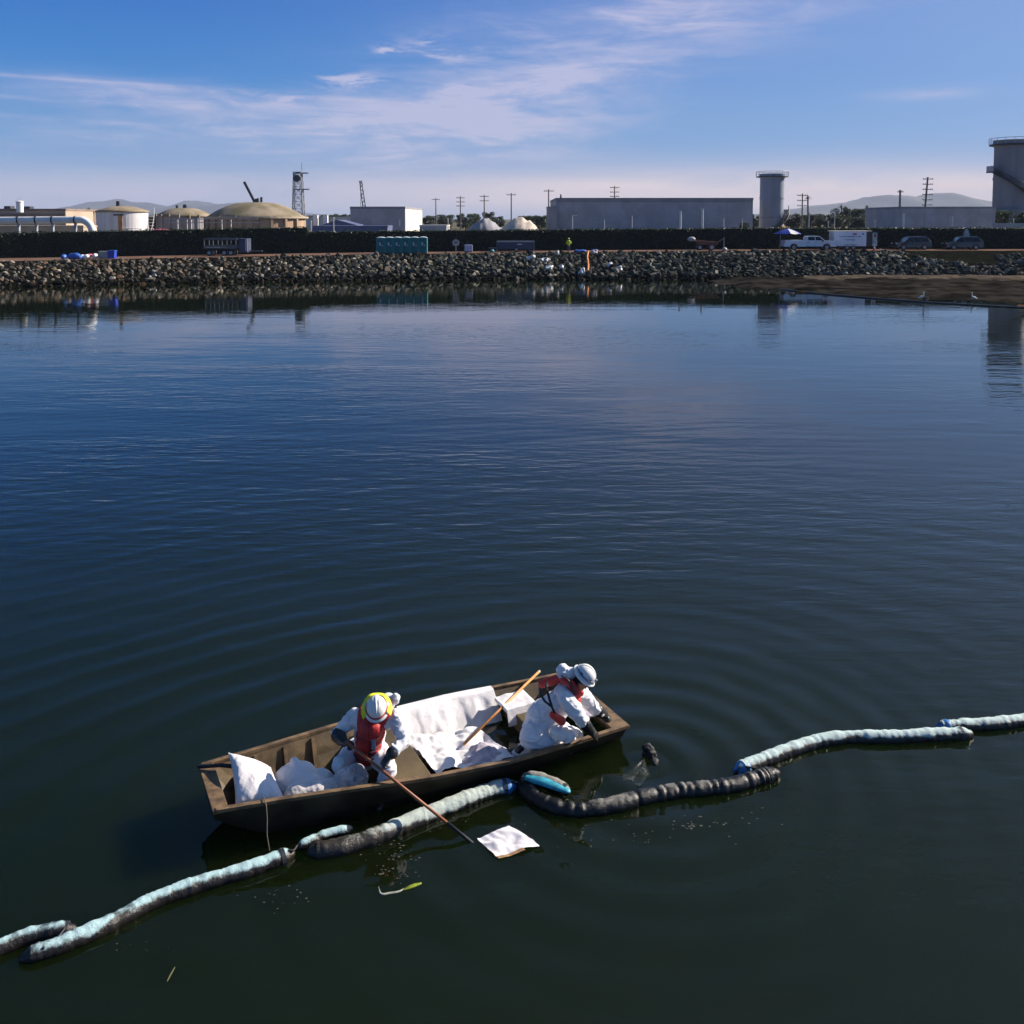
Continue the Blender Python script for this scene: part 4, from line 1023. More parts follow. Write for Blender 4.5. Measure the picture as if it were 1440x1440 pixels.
# flatbed trailer with a blue tank at left
q = road_at(317, 4.6); t = thing('flatbed_trailer', 'dark stake sided flatbed trailer with tandem wheels before the tall hedge', 'trailer', q)
m_navy = mat('navy_paint', (0.045, 0.055, 0.10), 0.5, 0.15, 1.5); m_grn = mat('grey_green_paint', (0.10, 0.115, 0.12), 0.6, 0.2, 1.5)
MB().box((-0.3, 0, 0.95), (4.2, 2.0, 0.16)).build('deck', m_grn, t); MB().box((-0.3, 0, 0.78), (4.0, 0.9, 0.18)).build('chassis', m_dark, t)
for s in (-1, 1):
    for x in (-2.3, -1.2, -0.1, 1.0, 1.7): MB().box((x, s * 0.95, 1.5), (0.10, 0.10, 1.1)).build('stake', m_grn, t)
    MB().box((-0.3, s * 0.95, 2.06), (4.2, 0.12, 0.22)).build('side_rail', m_grn, t); MB().box((-0.3, s * 0.95, 1.18), (4.2, 0.06, 0.22)).build('side_rail', m_grn, t)
    for x in (0.15, 0.95): wheel(t, (x, s * 0.85, 0.36), 0.36, 0.24)
    wheel(t, (-1.7, s * 0.85, 0.36), 0.36, 0.24)
MB().box((2.45, 0, 1.25), (1.05, 1.7, 1.7)).build('tool_cabinet', m_navy, t, bevel=0.04); MB().box((2.86, -0.87, 1.35), (0.26, 0.05, 1.5)).build('cabinet_door', m_fx, t)
MB().bar((3.0, 0, 0.55), (4.6, 0, 0.55), 0.16).build('drawbar', m_grn, t)
# second trailer in the middle
q = road_at(725, 4.0); t = thing('utility_trailer', 'low navy boxed trailer with pale top frame, left of the worker in yellow', 'trailer', q)
MB().box((0, 0, 0.82), (5.0, 1.9, 0.95)).build('box_body', m_navy, t, bevel=0.03)
for s in (-1, 1): MB().box((0, s * 0.9, 1.38), (5.0, 0.10, 0.14)).build('top_rail', m_fx, t)
for x in (-2.45, 2.45):
    for s in (-1, 1): MB().box((x, s * 0.9, 0.75), (0.09, 0.1, 1.3)).build('post', m_steel, t)
for s in (-1, 1): wheel(t, (0.1, s * 0.95, 0.30), 0.30, 0.2)
MB().box((0.55, -0.958, 1.0), (0.62, 0.012, 0.14)).build('lettering', m_offw, t); MB().bar((-2.5, 0, 0.5), (-3.6, 0, 0.5), 0.1).build('drawbar', m_steel, t)
# round sign board on a post + white tote + teal bag
q = road_at(641, 4.5); t = thing('sign_board', 'pale octagonal sign with dark mark standing before the hedge', 'sign', q)
MB().tube([(0, 0.05, 0), (0, 0.05, 1.5)], 0.04, 8).build('post', m_steel, t)
MB().lathe([(0.48, -0.02), (0.48, 0.02)], c=(0, 0, 1.25), seg=8, M=Matrix.Rotation(R(90), 3, 'X')).build('sign_face', m_fx, t); MB().box((0.02, -0.03, 1.3), (0.42, 0.02, 0.16), rz=0).build('sign_mark', m_dark, t)
q = road_at(659, 4.0); t = thing('water_tote', 'white and blue plastic liquid tote right of the octagonal sign', 'container', q)
MB().box((0, 0, 0.55), (1.0, 0.9, 0.85)).build('tank', mat('tote_plastic', (0.42, 0.46, 0.66), 0.4, 0.2, 3.0), t, bevel=0.06); MB().box((0, 0, 0.06), (1.05, 0.95, 0.12)).build('pallet', m_wood, t)
for x in (-0.5, -0.25, 0, 0.25, 0.5): MB().box((x, -0.465, 0.55), (0.025, 0.025, 0.88)).build('cage_bar', m_fx, t)
MB().lathe([(0.12, 0), (0.12, 0.08)], c=(0, 0, 0.975), seg=12).build('cap', m_cobalt, t)

# tarps, bins and sacks along the road
def lumps(name, label, cat, u, back, spec, mm, seed, voxel=0.07):
    q = road_at(u, back); m = MB()
    for dx, dz, rx, rz_ in spec: m.ell((q.x + dx, q.y, q.z + dz), (rx, 0.45, rz_))
    o = remeshed(name, m, voxel, mm, wrinkle=lambda p: 0.05 * noise.noise(p * 3 + Vector((seed, 0, 0))) + 0.03 * noise.noise(p * 8))
    return tag(o, label, cat)
lumps('tarp_bundle', 'small blue tarp bundle, leftmost by the road', 'tarp', 90, 1.6, [(0, 0.28, 0.32, 0.36)], m_bluep, 1)
lumps('tarp_bundle', 'larger blue tarp heap beside the small blue bundle', 'tarp', 106, 1.6, [(0, 0.35, 0.62, 0.42), (-0.3, 0.3, 0.6, 0.4), (0.45, 0.22, 0.4, 0.3)], m_bluep, 2)
lumps('white_sacks', 'white and red sacks between blue heap and blue bin', 'sack', 121, 1.6, [(-0.35, 0.25, 0.35, 0.3), (0.1, 0.25, 0.35, 0.32)], m_white, 3)
lumps('white_sacks', 'white sack leaning on the grey crate left of the blue bin', 'sack', 134, 1.6, [(0.0, 0.3, 0.33, 0.38)], m_offw, 4)
lumps('red_bag', 'small red bag on top of the white sacks', 'bag', 126, 1.9, [(0, 0.45, 0.4, 0.14)], m_pink, 5, 0.05)
q = road_at(150, 1.9); t = thing('grey_crate', 'grey lidded crate left of the cobalt bin', 'crate', q); MB().box((-0.2, 0, 0.4), (1.1, 0.8, 0.75)).build('crate_body', m_steel, t, bevel=0.04); MB().box((-0.2, 0, 0.81), (1.18, 0.88, 0.08)).build('lid', m_fx, t)
q = road_at(158, 1.5); t = thing('blue_bin', 'cobalt blue plastic bin at the road, right of the grey crate', 'bin', q); MB().box((0, 0, 0.46), (0.75, 0.7, 0.88), taper=1.06).build('bin_body', m_cobalt, t, bevel=0.05); MB().box((0, 0, 0.93), (0.86, 0.8, 0.07)).build('lid', m_bluep, t)
lumps('teal_bag', 'small teal bag left of the navy trailer', 'bag', 692, 2.0, [(0, 0.2, 0.3, 0.24)], mat('teal_bag', (0.03, 0.2, 0.26), 0.6), 6, 0.05)
lumps('tarp_bundle', 'flat blue tarp lying on the road edge right of the worker', 'tarp', 815, 0.3, [(-0.2, 0.12, 0.55, 0.2), (0.4, 0.15, 0.5, 0.18)], m_bluep, 7, 0.05)
lumps('tarp_bundle', 'cobalt tarp bundle beyond the orange boom on the riprap', 'tarp', 837, 0.5, [(0, 0.15, 0.45, 0.22)], m_cobalt, 8, 0.05)
# white sorbent rubbish on the riprap
def bank_at(u, t):
    for (u0, a0, c0), (u1, a1, c1) in zip(CURV, CURV[1:]):
        if u <= u1:
            f = (u - u0) / (u1 - u0); a = a0.lerp(a1, f); c = c0.lerp(c1, f); q = a.lerp(c, t); q.z = c.z * t ** 0.75; return q
for i, (u, t_, w_, h_, lb) in enumerate([(747, 0.62, 0.9, 0.3, 'white sheet crumpled high on the riprap'), (772, 0.22, 0.75, 0.3, 'white bag low on the riprap below the worker'), (790, 0.25, 0.4, 0.35, 'pinkish white bag low on the riprap'), (766, 0.5, 1.2, 0.3, 'wide grey white sheet spread on the riprap'),
        (783, 0.82, 0.5, 0.3, 'small bluish bag near the road edge'), (818, 0.1, 0.6, 0.4, 'white bag at the waterline left of the orange boom'), (835, 0.86, 0.7, 0.3, 'white bag at the top of the orange boom'), (857, 0.3, 0.4, 0.4, 'white bag right of the orange boom'), (871, 0.2, 0.5, 0.35, 'white bag furthest right on the riprap')]):
    q = bank_at(u, t_); q.z += 0.34; w_ *= 0.62; h_ *= 0.55
    m = MB().ell(q, (w_, 0.4, h_ + 0.1)).ell(q + Vector((w_ * 0.5, 0.2, 0.1)), (w_ * 0.5, 0.35, h_)).ell(q - Vector((w_ * 0.5, 0.1, 0.1)), (w_ * 0.55, 0.3, h_))
    o = remeshed('sorbent_bag', m, 0.06, m_fx if i in (3, 4, 6) else m_offw, wrinkle=lambda p: 0.22 * noise.noise(p * 2.5) + 0.14 * noise.noise(p * 5)); tag(o, lb, 'bag', 'white bags on the riprap')
m_orange = mat('orange_boom', (0.58, 0.17, 0.03), 0.6, 0.2, 2.0)
pts = [bank_at(826.5 + 0.8 * math.sin(k), 0.10 + 0.72 * k / 7) + Vector((0, 0, 0.45 + 0.08 * math.sin(k * 2))) for k in range(8)]
tag(MB().tube(pts, 0.12, 8, round_end=True).build('orange_boom', m_orange, smooth=True), 'orange boom running down the riprap to the water', 'boom')

# dark wheeled equipment left of the canopy
q = road_at(992, 4.0); t = thing('tractor', 'dark rusty farm style machine with pale hood before the hedge', 'machine', q)
MB().prism([(-1.2, 0.7), (1.6, 0.7), (1.6, 1.15), (0.4, 1.2), (0.3, 1.25), (-1.2, 1.35)], -0.45, 0.45).build('chassis', mat('rust_paint', (0.16, 0.06, 0.035), 0.7, 0.4, 2.0), t, fix=True, bevel=0.03)
MB().ell((-1.95, -0.2, 1.5), (0.55, 0.4, 0.32)).build('hood', m_fx, t, smooth=True)
MB().bar((-1.6, -0.2, 1.4), (-0.8, 0, 1.0), 0.2).build('arm', m_steel, t); MB().bar((1.5, 0, 1.0), (2.5, 0, 1.6), 0.12).build('boom_arm', m_wood, t); MB().bar((2.5, 0, 0.1), (2.5, 0, 1.75), 0.1).build('mast', m_fx, t)
for x, r in ((-0.9, 0.38), (0.7, 0.42)):
    for s in (-1, 1): wheel(t, (x, s * 0.6, r), r, 0.26)
lumps('white_sacks', 'small pale sack at the right end of the rusty machine', 'sack', 1019, 1.0, [(0, 0.2, 0.3, 0.28)], m_fx, 9, 0.05)
# grey ventilation cover above the hedge behind the right car
q = road_at(1358, 6.4); t = thing('vent_cover', 'grey vent cover on a post above the right parked car', 'vent', q)
MB().tube([(0, 0, 0), (0, 0, 2.0)], 0.07, 8).build('post', m_steel, t); MB().box((0, 0, 2.2), (0.8, 0.5, 0.75), taper=0.6).build('cover', m_steel, t)
MB().box((0, 0, 2.62), (0.25, 0.2, 0.3)).build('lid', m_fx, t)

# ------------------------------------------------------------------ egrets and thin boom on the flat
m_egret = mat('white_feather', (0.80, 0.79, 0.75), 0.8, 0.05, 8.0); m_beak = mat('beak', (0.45, 0.25, 0.04), 0.5); m_legd = mat('bird_leg', (0.02, 0.02, 0.018), 0.7)
def egret(u, v, label, flip):
    q = atz(u, v, 0.06); t = thing('egret', label, 'bird', q, 0 if flip > 0 else math.pi, 'white egrets on the mud')
    s = 1.0; m = MB().ell((0, 0, 0.36), (0.19, 0.09, 0.10), rot=Matrix.Rotation(R(-22), 3, 'Y')).ell((-0.17, 0, 0.30), (0.12, 0.05, 0.045), rot=Matrix.Rotation(R(-28), 3, 'Y'))
    m.tube([(0.12, 0, 0.42), (0.20, 0, 0.50), (0.17, 0, 0.60), (0.14, 0, 0.68), (0.19, 0, 0.75)], [0.06, 0.042, 0.034, 0.03, 0.03], 10); m.ell((0.205, 0, 0.765), (0.055, 0.032, 0.034))
    remeshed('body', m, 0.014, m_egret, t, 4)
    MB().tube([(0.25, 0, 0.765), (0.36, 0, 0.75)], [0.014, 0.003], 6).build('beak', m_beak, t)
    for s_ in (-1, 1):
        MB().tube([(0.0, s_ * 0.035, 0.30), (0.03, s_ * 0.035, 0.16), (0.0, s_ * 0.035, -0.04)], 0.010, 6).build('leg', m_legd, t)
        MB().ell((0.21 + 0.01, s_ * 0.03, 0.775), (0.008, 0.006, 0.008)).build('eye', m_legd, t)
egret(1295.5, 423.5, 'white egret on the mud edge, the left one', 1); egret(1369.5, 424.5, 'white egret on the mud edge, the right one', -1)
pts = [atz(u, v, 0.02) for u, v in ((1098, 407), (1150, 413), (1220, 419), (1290, 424.5), (1340, 427.5), (1400, 431), (1432, 432.5), (1520, 438))]
tag(MB().tube(pts, 0.10, 8, round_end=True).build('containment_boom', m_dark, smooth=True), 'thin dark boom floating along the mud flat', 'boom')
pts = [atz(u, v, 0.03) for u, v in ((1433, 431.5), (1470, 434), (1520, 437))]
tag(MB().tube(pts, 0.15, 8, round_end=True).build('orange_float', m_orange, smooth=True), 'orange float at the right edge on the thin dark boom', 'float')

# ------------------------------------------------------------------ the boat
m_olive = mat('olive_hull_paint', (0.085, 0.056, 0.024), 0.6, 0.35, 3.0, 0.003, 25)
m_oliveo = mat('worn_outer_hull', (0.026, 0.019, 0.011), 0.5, 0.5, 2.5, 0.003, 25)
m_oliver = mat('worn_rail', (0.135, 0.085, 0.042), 0.6, 0.45, 6.0)
m_oliveb = mat('olive_bench_paint', (0.110, 0.078, 0.034), 0.55, 0.25, 2.0, 0.002, 40)
CB, SB = math.cos(BA), math.sin(BA)
def Bw(x, y, z): return Vector((BO.x + CB * x - SB * y, BO.y + SB * x + CB * y, z))      # boat frame -> world
WT = [(0, 0.47), (0.4, 0.525), (0.8, 0.58), (1.6, 0.71), (2.4, 0.81), (3.3, 0.87), (4.2, 0.84), (5.08, 0.79)]
ZT = [(0, 0.475), (0.8, 0.44), (1.6, 0.40), (2.4, 0.35), (3.3, 0.305), (4.2, 0.27), (5.08, 0.25)]
def half(x): return lerp_tab(WT, x)
def gz(x): return lerp_tab(ZT, x)
def bot(x): return -0.10 + 0.40 * max(0.0, (0.95 - x) / 0.95) ** 1.6           # bow bottom curls up
boat = thing('jon_boat', 'flat bottomed olive aluminium work boat carrying two workers', 'boat', BO, BA)
XS = [0.0, 0.15, 0.3, 0.45, 0.6, 0.8, 1.0, 1.3, 1.6, 2.0, 2.4, 2.8, 3.3, 3.8, 4.2, 4.65, 5.08]
def hull_shell(inset, dz):
    m = MB(); ring = []
    for x in XS:
        w_ = half(x) - inset; wb = w_ * 0.72 - 0.03; zb = bot(x) + dz; zg = gz(x) - (0.0 if inset == 0 else 0.004)
        xx = min(max(x, inset), 5.08 - inset)
        ring.append([(xx, -w_, zg), (xx, -(w_ + wb) / 2 - 0.015, (zg + zb) / 2), (xx, -wb, zb), (xx, 0, zb - 0.01), (xx, wb, zb), (xx, (w_ + wb) / 2 + 0.015, (zg + zb) / 2), (xx, w_, zg)])
    for r_ in ring: m._add(r_, [])
    n_ = 7
    for i in range(len(XS) - 1):
        for k in range(n_ - 1): m.f.append((i*n_+k, (i+1)*n_+k, (i+1)*n_+k+1, i*n_+k+1)); m.mi.append(0)
    m.f.append(tuple(range(n_))); L = (len(XS) - 1) * n_; m.f.append(tuple(reversed(range(L, L + n_)))); m.mi += [0, 0]
    return m
MB_out = hull_shell(0.0, 0.0); MB_out.build('outer_hull', m_oliveo, boat)
inn = hull_shell(0.035, 0.045); inn.f = [tuple(reversed(f)) for f in inn.f]; inn.build('inner_hull', m_olive, boat)
def rail(xs, s, w_=0.06, h=0.035):
    m = MB(); pts = [Vector((x, s * (half(x) - 0.012), gz(x) + 0.014)) for x in xs]; vs = []
    for p in pts:
        for dy, dz in ((-w_/2, -h/2), (w_/2, -h/2), (w_/2, h/2), (-w_/2, h/2)): vs.append(p + Vector((0, dy, dz)))
    fs = []
    for i in range(len(pts) - 1):
        for k in range(4): fs.append((i*4+k, i*4+(k+1) % 4, (i+1)*4+(k+1) % 4, (i+1)*4+k))
    fs += [(3, 2, 1, 0), tuple((len(pts)-1)*4 + k for k in range(4))]
    m._add(vs, fs); return m
for s in (-1, 1): rail(XS, s).build('gunwale', m_oliver, boat, fix=True)
# end decks
MB().prism([(-0.035, 0.452), (0.13, 0.448), (0.13, 0.492), (-0.035, 0.496)], -0.475, 0.475).build('bow_plate', m_oliver, boat, fix=True, bevel=0.008)
MB().prism([(4.86, 0.235), (5.11, 0.23), (5.11, 0.272), (4.86, 0.276)], -0.80, 0.80).build('stern_plate', m_oliver, boat, fix=True, bevel=0.008)
# side ribs
for x in (0.62, 0.98, 1.34, 2.66, 3.08, 3.5, 3.92, 4.36, 4.72):
    for s in (-1, 1):
        w_ = half(x) - 0.055; wb = w_ * 0.72 - 0.03
        MB().bar((x, s * w_, gz(x) - 0.03), (x, s * wb, bot(x) + 0.05), 0.045, 0.05).build('rib', m_oliver, boat)
# floor battens
for y in (-0.38, -0.13, 0.13, 0.38): MB().box((2.9, y, -0.040), (3.9, 0.05, 0.025)).build('floor_batten', m_olive, boat)
# benches (boxes across the boat)
def bench(x0, x1, zt, nm='bench'):
    xm = (x0 + x1) / 2; w0, w1 = half(x0) - 0.07, half(x1) - 0.07; zb = bot(xm) + 0.06; m = MB()
    f = lambda z, w_: w_ * (0.75 + 0.25 * (z - zb) / (gz(xm) - zb))
    vs = []
    for z in (zb, zt):
        for x, w_ in ((x0, w0), (x1, w1)):
            for s in (-1, 1): vs.append((x, s * f(z, w_), z))
    m._add(vs, [(0, 1, 3, 2), (4, 6, 7, 5), (0, 4, 5, 1), (2, 3, 7, 6), (0, 2, 6, 4), (1, 5, 7, 3)])
    return m.build(nm, m_oliveb, boat, fix=True, bevel=0.012)
bench(1.88, 2.42, 0.285); bench(0.34, 0.66, 0.30); bench(3.98, 4.30, 0.20)
# limp mooring rope over the near gunwale
q = [Vector((0.50, -0.47, 0.50)), Vector((0.50, -0.58, 0.505)), Vector((0.50, -0.615, 0.47)), Vector((0.505, -0.62, 0.34)), Vector((0.495, -0.64, 0.18)), Vector((0.51, -0.66, 0.04)), Vector((0.52, -0.68, -0.06))]
tag(MB().tube([Bw(*p) for p in q], 0.0055, 7).build('rope', mat('rope', (0.16, 0.14, 0.11), 0.9, 0.2, 30), smooth=True), 'thin pale rope hanging over the bow side of the boat', 'rope')
# black stick at the bow
tag(MB().tube([Bw(-0.04, 0.38, 0.53), Bw(0.18, 0.26, 0.55), Bw(0.42, 0.14, 0.52)], [0.024, 0.022, 0.026], 8, round_end=True).build('paddle_handle', m_black, smooth=True), 'black paddle handle resting on the bow end of the boat', 'handle')

# ------------------------------------------------------------------ cloth, bags and sorbent pads in the boat
def plastic(name, col, trans, rough=0.3):
    m = bpy.data.materials.new(name); m.use_nodes = True; T = NT(m.node_tree); b = T.n['Principled BSDF']
    b.inputs['Base Color'].default_value = (*col, 1); b.inputs['Roughness'].default_value = rough
    tc = T.new('ShaderNodeTexCoord'); bp = T.new('ShaderNodeBump'); bp.inputs['Distance'].default_value = 0.006
    T.link(T.noise(tc.outputs['Object'], 11, 3, 0.5, 1.2), bp.inputs['Height']); T.link(bp.outputs[0], b.inputs['Normal'])
    if trans:
        tp = T.new('ShaderNodeBsdfTransparent'); mx = T.new('ShaderNodeMixShader'); lw = T.new('ShaderNodeLayerWeight'); lw.inputs[0].default_value = 0.35
        n_ = T.noise(tc.outputs['Object'], 9, 5, 0.7, 1.0)
        f = T.math('MINIMUM', T.math('ADD', T.math('MULTIPLY', lw.outputs['Facing'], 0.45), T.ss(n_, 0.50, 0.68, 1.0 - trans, 0.95)), 1.0)
        T.link(f, mx.inputs[0]); T.link(tp.outputs[0], mx.inputs[1]); T.link(b.outputs[0], mx.inputs[2]); T.link(mx.outputs[0], T.n['Material Output'].inputs[0])
    return m
m_bagw = plastic('white_bag_plastic', (0.74, 0.70, 0.70), 0.0, 0.35); m_clear = plastic('clear_bag_plastic', (0.66, 0.65, 0.68), 0.72, 0.2)
m_sheet = mat('white_sorbent_sheet', (0.74, 0.71, 0.71), 0.85, 0.10, 3.0, 0.009, 8)
m_lav = mat('grey_sorbent_sheet', (0.46, 0.42, 0.48), 0.85, 0.14, 3.0, 0.009, 8)
def crumple(amp, sc, seed):
    o = Vector((seed * 3.1, seed * 1.7, seed))
    def fn(p):
        q = p * sc + o
        return amp * (1 - 2 * abs(noise.noise(q))) * 0.6 + amp * 0.7 * noise.noise(q * 2.3) + amp * 0.35 * (1 - 2 * abs(noise.noise(q * 4.7)))
    return fn
# big pillow-shaped bag with pointed top corner
def pillow(c00, c10, c11, c01, thick, seed, amp=0.012, n_=34):
    """stuffed bag between four corners, puffed on both sides"""
    nrm = (c10 - c00).cross(c01 - c00).normalized(); m = MB()
    def side(sg):
        def fn(u, v):
            p = c00.lerp(c10, u).lerp(c01.lerp(c11, u), v); a, b_ = abs(2*u-1), abs(2*v-1)
            puff = ((1 - a ** 2.6) * (1 - b_ ** 2.6)) ** 0.55
            inw = 0.10 * ((1 - b_ ** 2) * a ** 8); mid = (c00 + c11) / 2; p = p.lerp(mid, inw)
            q = p * 4.2 + Vector((seed, 0, sg)); w_ = amp * (1 - 2 * abs(noise.noise(q))) + amp * 0.6 * noise.noise(q * 2.6) + 0.5 * amp * (1 - 2 * abs(noise.noise(q * 5)))
            return p + nrm * sg * (thick * puff + w_ * min(1, puff * 1.6))
        return fn
    m.grid(side(1), n_, n_); k = len(m.f); m.grid(side(-1), n_, n_)
    m.f = m.f[:k] + [tuple(reversed(f)) for f in m.f[k:]]
    return m
o = pillow(atz(331, 1134, 0.40), atz(404, 1130, 0.34), atz(381, 1079, 0.42), atz(321, 1058, 0.66), 0.13, 1.0).build('waste_bag', m_bagw, smooth=True); tag(o, 'large tied white waste bag with pointed corner at the bow', 'bag')
m = MB(); m.ell(Bw(0.98, 0.02, 0.26), (0.26, 0.24, 0.20), Matrix.Rotation(BA, 3, 'Z')).ell(Bw(1.05, -0.17, 0.23), (0.26, 0.22, 0.17)).ell(Bw(1.22, -0.05, 0.18), (0.22, 0.2, 0.16)).tube([Bw(0.98, 0.05, 0.40), Bw(0.97, 0.10, 0.50)], [0.10, 0.03], 8)
o = remeshed('waste_bag', m, 0.014, m_bagw, None, 4, crumple(0.014, 4.5, 2)); tag(o, 'slumped white waste bag between the pointed bag and the seated worker', 'bag')
m = MB(); m.ell(Bw(1.10, -0.36, 0.31), (0.28, 0.12, 0.11), Matrix.Rotation(BA, 3, 'Z')).ell(Bw(1.30, -0.36, 0.27), (0.18, 0.13, 0.12)).ell(Bw(0.90, -0.33, 0.32), (0.14, 0.10, 0.12))
o = remeshed('plastic_wrap', m, 0.013, plastic('film_plastic', (0.70, 0.66, 0.66), 0.35, 0.22), None, 3, crumple(0.016, 6, 3)); tag(o, 'crumpled shiny plastic wrap along the near side of the bow', 'plastic wrap')
m = MB(); m.ell(Bw(1.48, -0.38, 0.31), (0.19, 0.16, 0.18)).ell(Bw(1.58, -0.36, 0.33), (0.14, 0.14, 0.16)).ell(Bw(1.38, -0.38, 0.24), (0.16, 0.12, 0.12))
o = remeshed('clear_bag', m, 0.013, m_clear, None, 3, crumple(0.012, 6, 4)); tag(o, 'clear crumpled plastic bag at the seated worker\'s feet', 'bag')
# sheet hung over the far gunwale
def fold(x, z, seed): return 0.5 * z * (0.014 * math.sin(x * 13 + 2 * noise.noise(Vector((x * 2, 0, seed)))) + 0.030 * noise.noise(Vector((x * 5, z * 0.5, seed)))) + 0.006 * noise.noise(Vector((x * 9, z * 2, seed + 4)))
def hung(u, v):
    x = 2.52 + (3.92 - 2.52) * u
    yg, zg = half(x), gz(x); L = 0.66 - 0.10 * u + 0.05 * noise.noise(Vector((u * 3, 0, 8)))
    s_ = v * L - 0.10
    if s_ < -0.03: y, z = yg + 0.030, zg + 0.034 + (s_ + 0.03)
    elif s_ < 0.06: y, z = yg + 0.030 - (s_ + 0.03), zg + 0.037
    else:
        d = s_ - 0.06; y = yg - 0.066 - d * 0.60; z = zg + 0.034 - d * 0.80
        y -= 0.014 + max(-0.012, fold(x, d * 3, 1.0) * min(1, d * 8) * 3.2)
        if z < 0.0: y -= (0.0 - z) * 0.9; z = 0.0 - z * 0.02
    return Bw(x, y, z)
sh = MB().grid(hung, 70, 34).build('sorbent_sheet', m_sheet, smooth=True); tag(sh, 'white sheet hung over the far gunwale between the two workers', 'sheet')
def floorsheet(u, v):
    x = 2.46 + 1.02 * u + 0.10 * v; y = 0.42 - 0.86 * v + 0.06 * math.sin(u * 5)
    z = 0.03 + 0.10 * max(0, 1 - u * 2.2) * (1 - 0.3 * v) + 0.055 * (1 + noise.noise(Vector((u * 4, v * 3, 2)))) * 0.9 + 0.03 * abs(math.sin(u * 9 + v * 3)) + 0.02 * noise.noise(Vector((u * 13, v * 11, 5)))
    return Bw(x, y, z)
fs_ = MB().grid(floorsheet, 54, 46).build('sorbent_sheet', m_sheet, smooth=True); tag(fs_, 'white sheet crumpled over the boat floor below the hung one', 'sheet')
def heap(u, v):
    x = 2.95 + 0.68 * u; y = -0.02 - 0.48 * v + 0.04 * math.sin(u * 4)
    e = math.sin(math.pi * u) ** 0.7 * math.sin(math.pi * v) ** 0.7
    z = 0.02 + 0.20 * e * (0.7 + 0.5 * noise.noise(Vector((u * 3, v * 3, 9)))) + 0.03 * abs(noise.noise(Vector((u * 9, v * 9, 1)))) + 0.015 * math.sin(v * 14 + u * 4)
    return Bw(x, y, z)
hp = MB().grid(heap, 44, 40).build('sorbent_sheet', m_lav, smooth=True); tag(hp, 'greyish heap of used sheets on the floor behind the bending worker', 'sheet')
# folded pad on the stern bench and pad on the stern plate
def padmesh(x0, x1, y0, y1, z0, th, droop, seed):
    m = MB()
    def top(u, v):
        x = x0 + (x1 - x0) * u; y = y0 + (y1 - y0) * v
        z = z0 + th + 0.012 * noise.noise(Vector((u * 4, v * 4, seed)))
        if v < 0.28: z -= droop * (0.28 - v) / 0.28; y = y0 + (y1 - y0) * (0.28 - (0.28 - v) * (0.35 if droop > 0.05 else 1))
        return Bw(x, y, z)
    m.grid(top, 22, 22); n_ = len(m.v); bt = [Vector(p) - Vector((0, 0, th)) for p in m.v]; fs = [tuple(reversed([i for i in f])) for f in m.f]
    m._add(bt, fs)
    N = 22; e = [i for i in range(N + 1)] + [(i) * (N + 1) + N for i in range(1, N + 1)] + [N * (N + 1) + j for j in range(N - 1, -1, -1)] + [i * (N + 1) for i in range(N - 1, 0, -1)]
    for a, b_ in zip(e, e[1:] + e[:1]): m.f.append((a, b_, b_ + n_, a + n_)); m.mi.append(0)
    return m
tag(padmesh(3.86, 4.30, 0.10, 0.62, 0.235, 0.05, 0.16, 1).build('sorbent_pad', m_sheet, smooth=False, fix=True), 'folded white pad on the stern bench behind the bending worker', 'pad')
tag(padmesh(4.62, 4.93, -0.42, 0.10, 0.282, 0.02, 0.0, 2).build('sorbent_pad', m_lav, fix=True), 'greyish pad lying on the stern plate under the worker\'s arms', 'pad')
# poles
m_polew = mat('orange_wood', (0.58, 0.25, 0.07), 0.5, 0.15, 4.0, stretch=(3, 3, 3)); m_poled = mat('red_brown_wood', (0.26, 0.085, 0.035), 0.5, 0.25, 4.0)
m_tape = mat('pale_tip', (0.62, 0.45, 0.28), 0.6)
pa = atz(652, 1047, 0.13); pb = atz(744, 958, 0.36); pc = pa + (pb - pa) * 1.17
t = thing('wooden_pole', 'orange wooden pole leaning over the far gunwale between the workers', 'pole', pa)
MB().tube([Vector(), pc - pa], 0.017, 10).build('shaft', m_polew, t, smooth=True); MB().tube([(pc - pa) * 0.985, (pc - pa) * 1.008], 0.019, 10).build('tip', m_tape, t)
HOLD0 = aty(488, 1044, 10.32); HOLD1 = atz(666, 1187, -0.02); dd = HOLD1 - HOLD0
t = thing('net_pole', 'red brown pole held by the seated worker, dipping into the water', 'pole', HOLD0)
MB().tube([-dd * 0.01, dd * 0.82], 0.017, 10).build('shaft', m_poled, t, smooth=True); MB().tube([dd * 0.80, dd * 1.06], 0.019, 10).build('wet_end', m_black, t, smooth=True)

# ------------------------------------------------------------------ people
m_suit = mat('white_coverall', (0.72, 0.72, 0.74), 0.75, 0.06, 8.0, 0.005, 12)
m_skin = mat('skin', (0.32, 0.17, 0.11), 0.55, 0.1, 20.0); m_hair = mat('dark_hair', (0.015, 0.012, 0.01), 0.6)
m_red = mat('red_vest', (0.46, 0.020, 0.020), 0.6, 0.15, 9.0, 0.004, 40); m_redb = mat('bright_red_vest', (0.66, 0.05, 0.03), 0.55, 0.12, 9.0)
m_hat = mat('white_helmet', (0.78, 0.76, 0.72), 0.3, 0.04, 10.0); m_hatband = mat('red_band', (0.55, 0.05, 0.06), 0.5)
m_hatgrey = mat('grey_band', (0.10, 0.12, 0.20), 0.45); m_yellow = mat('hi_vis_yellow', (0.72, 0.74, 0.02), 0.7, 0.12, 9.0)
m_glove = mat('black_glove', (0.012, 0.012, 0.014), 0.38, 0.3, 25.0, 0.002, 60); m_boot = mat('black_boot', (0.012, 0.012, 0.013), 0.4, 0.3, 15.0)
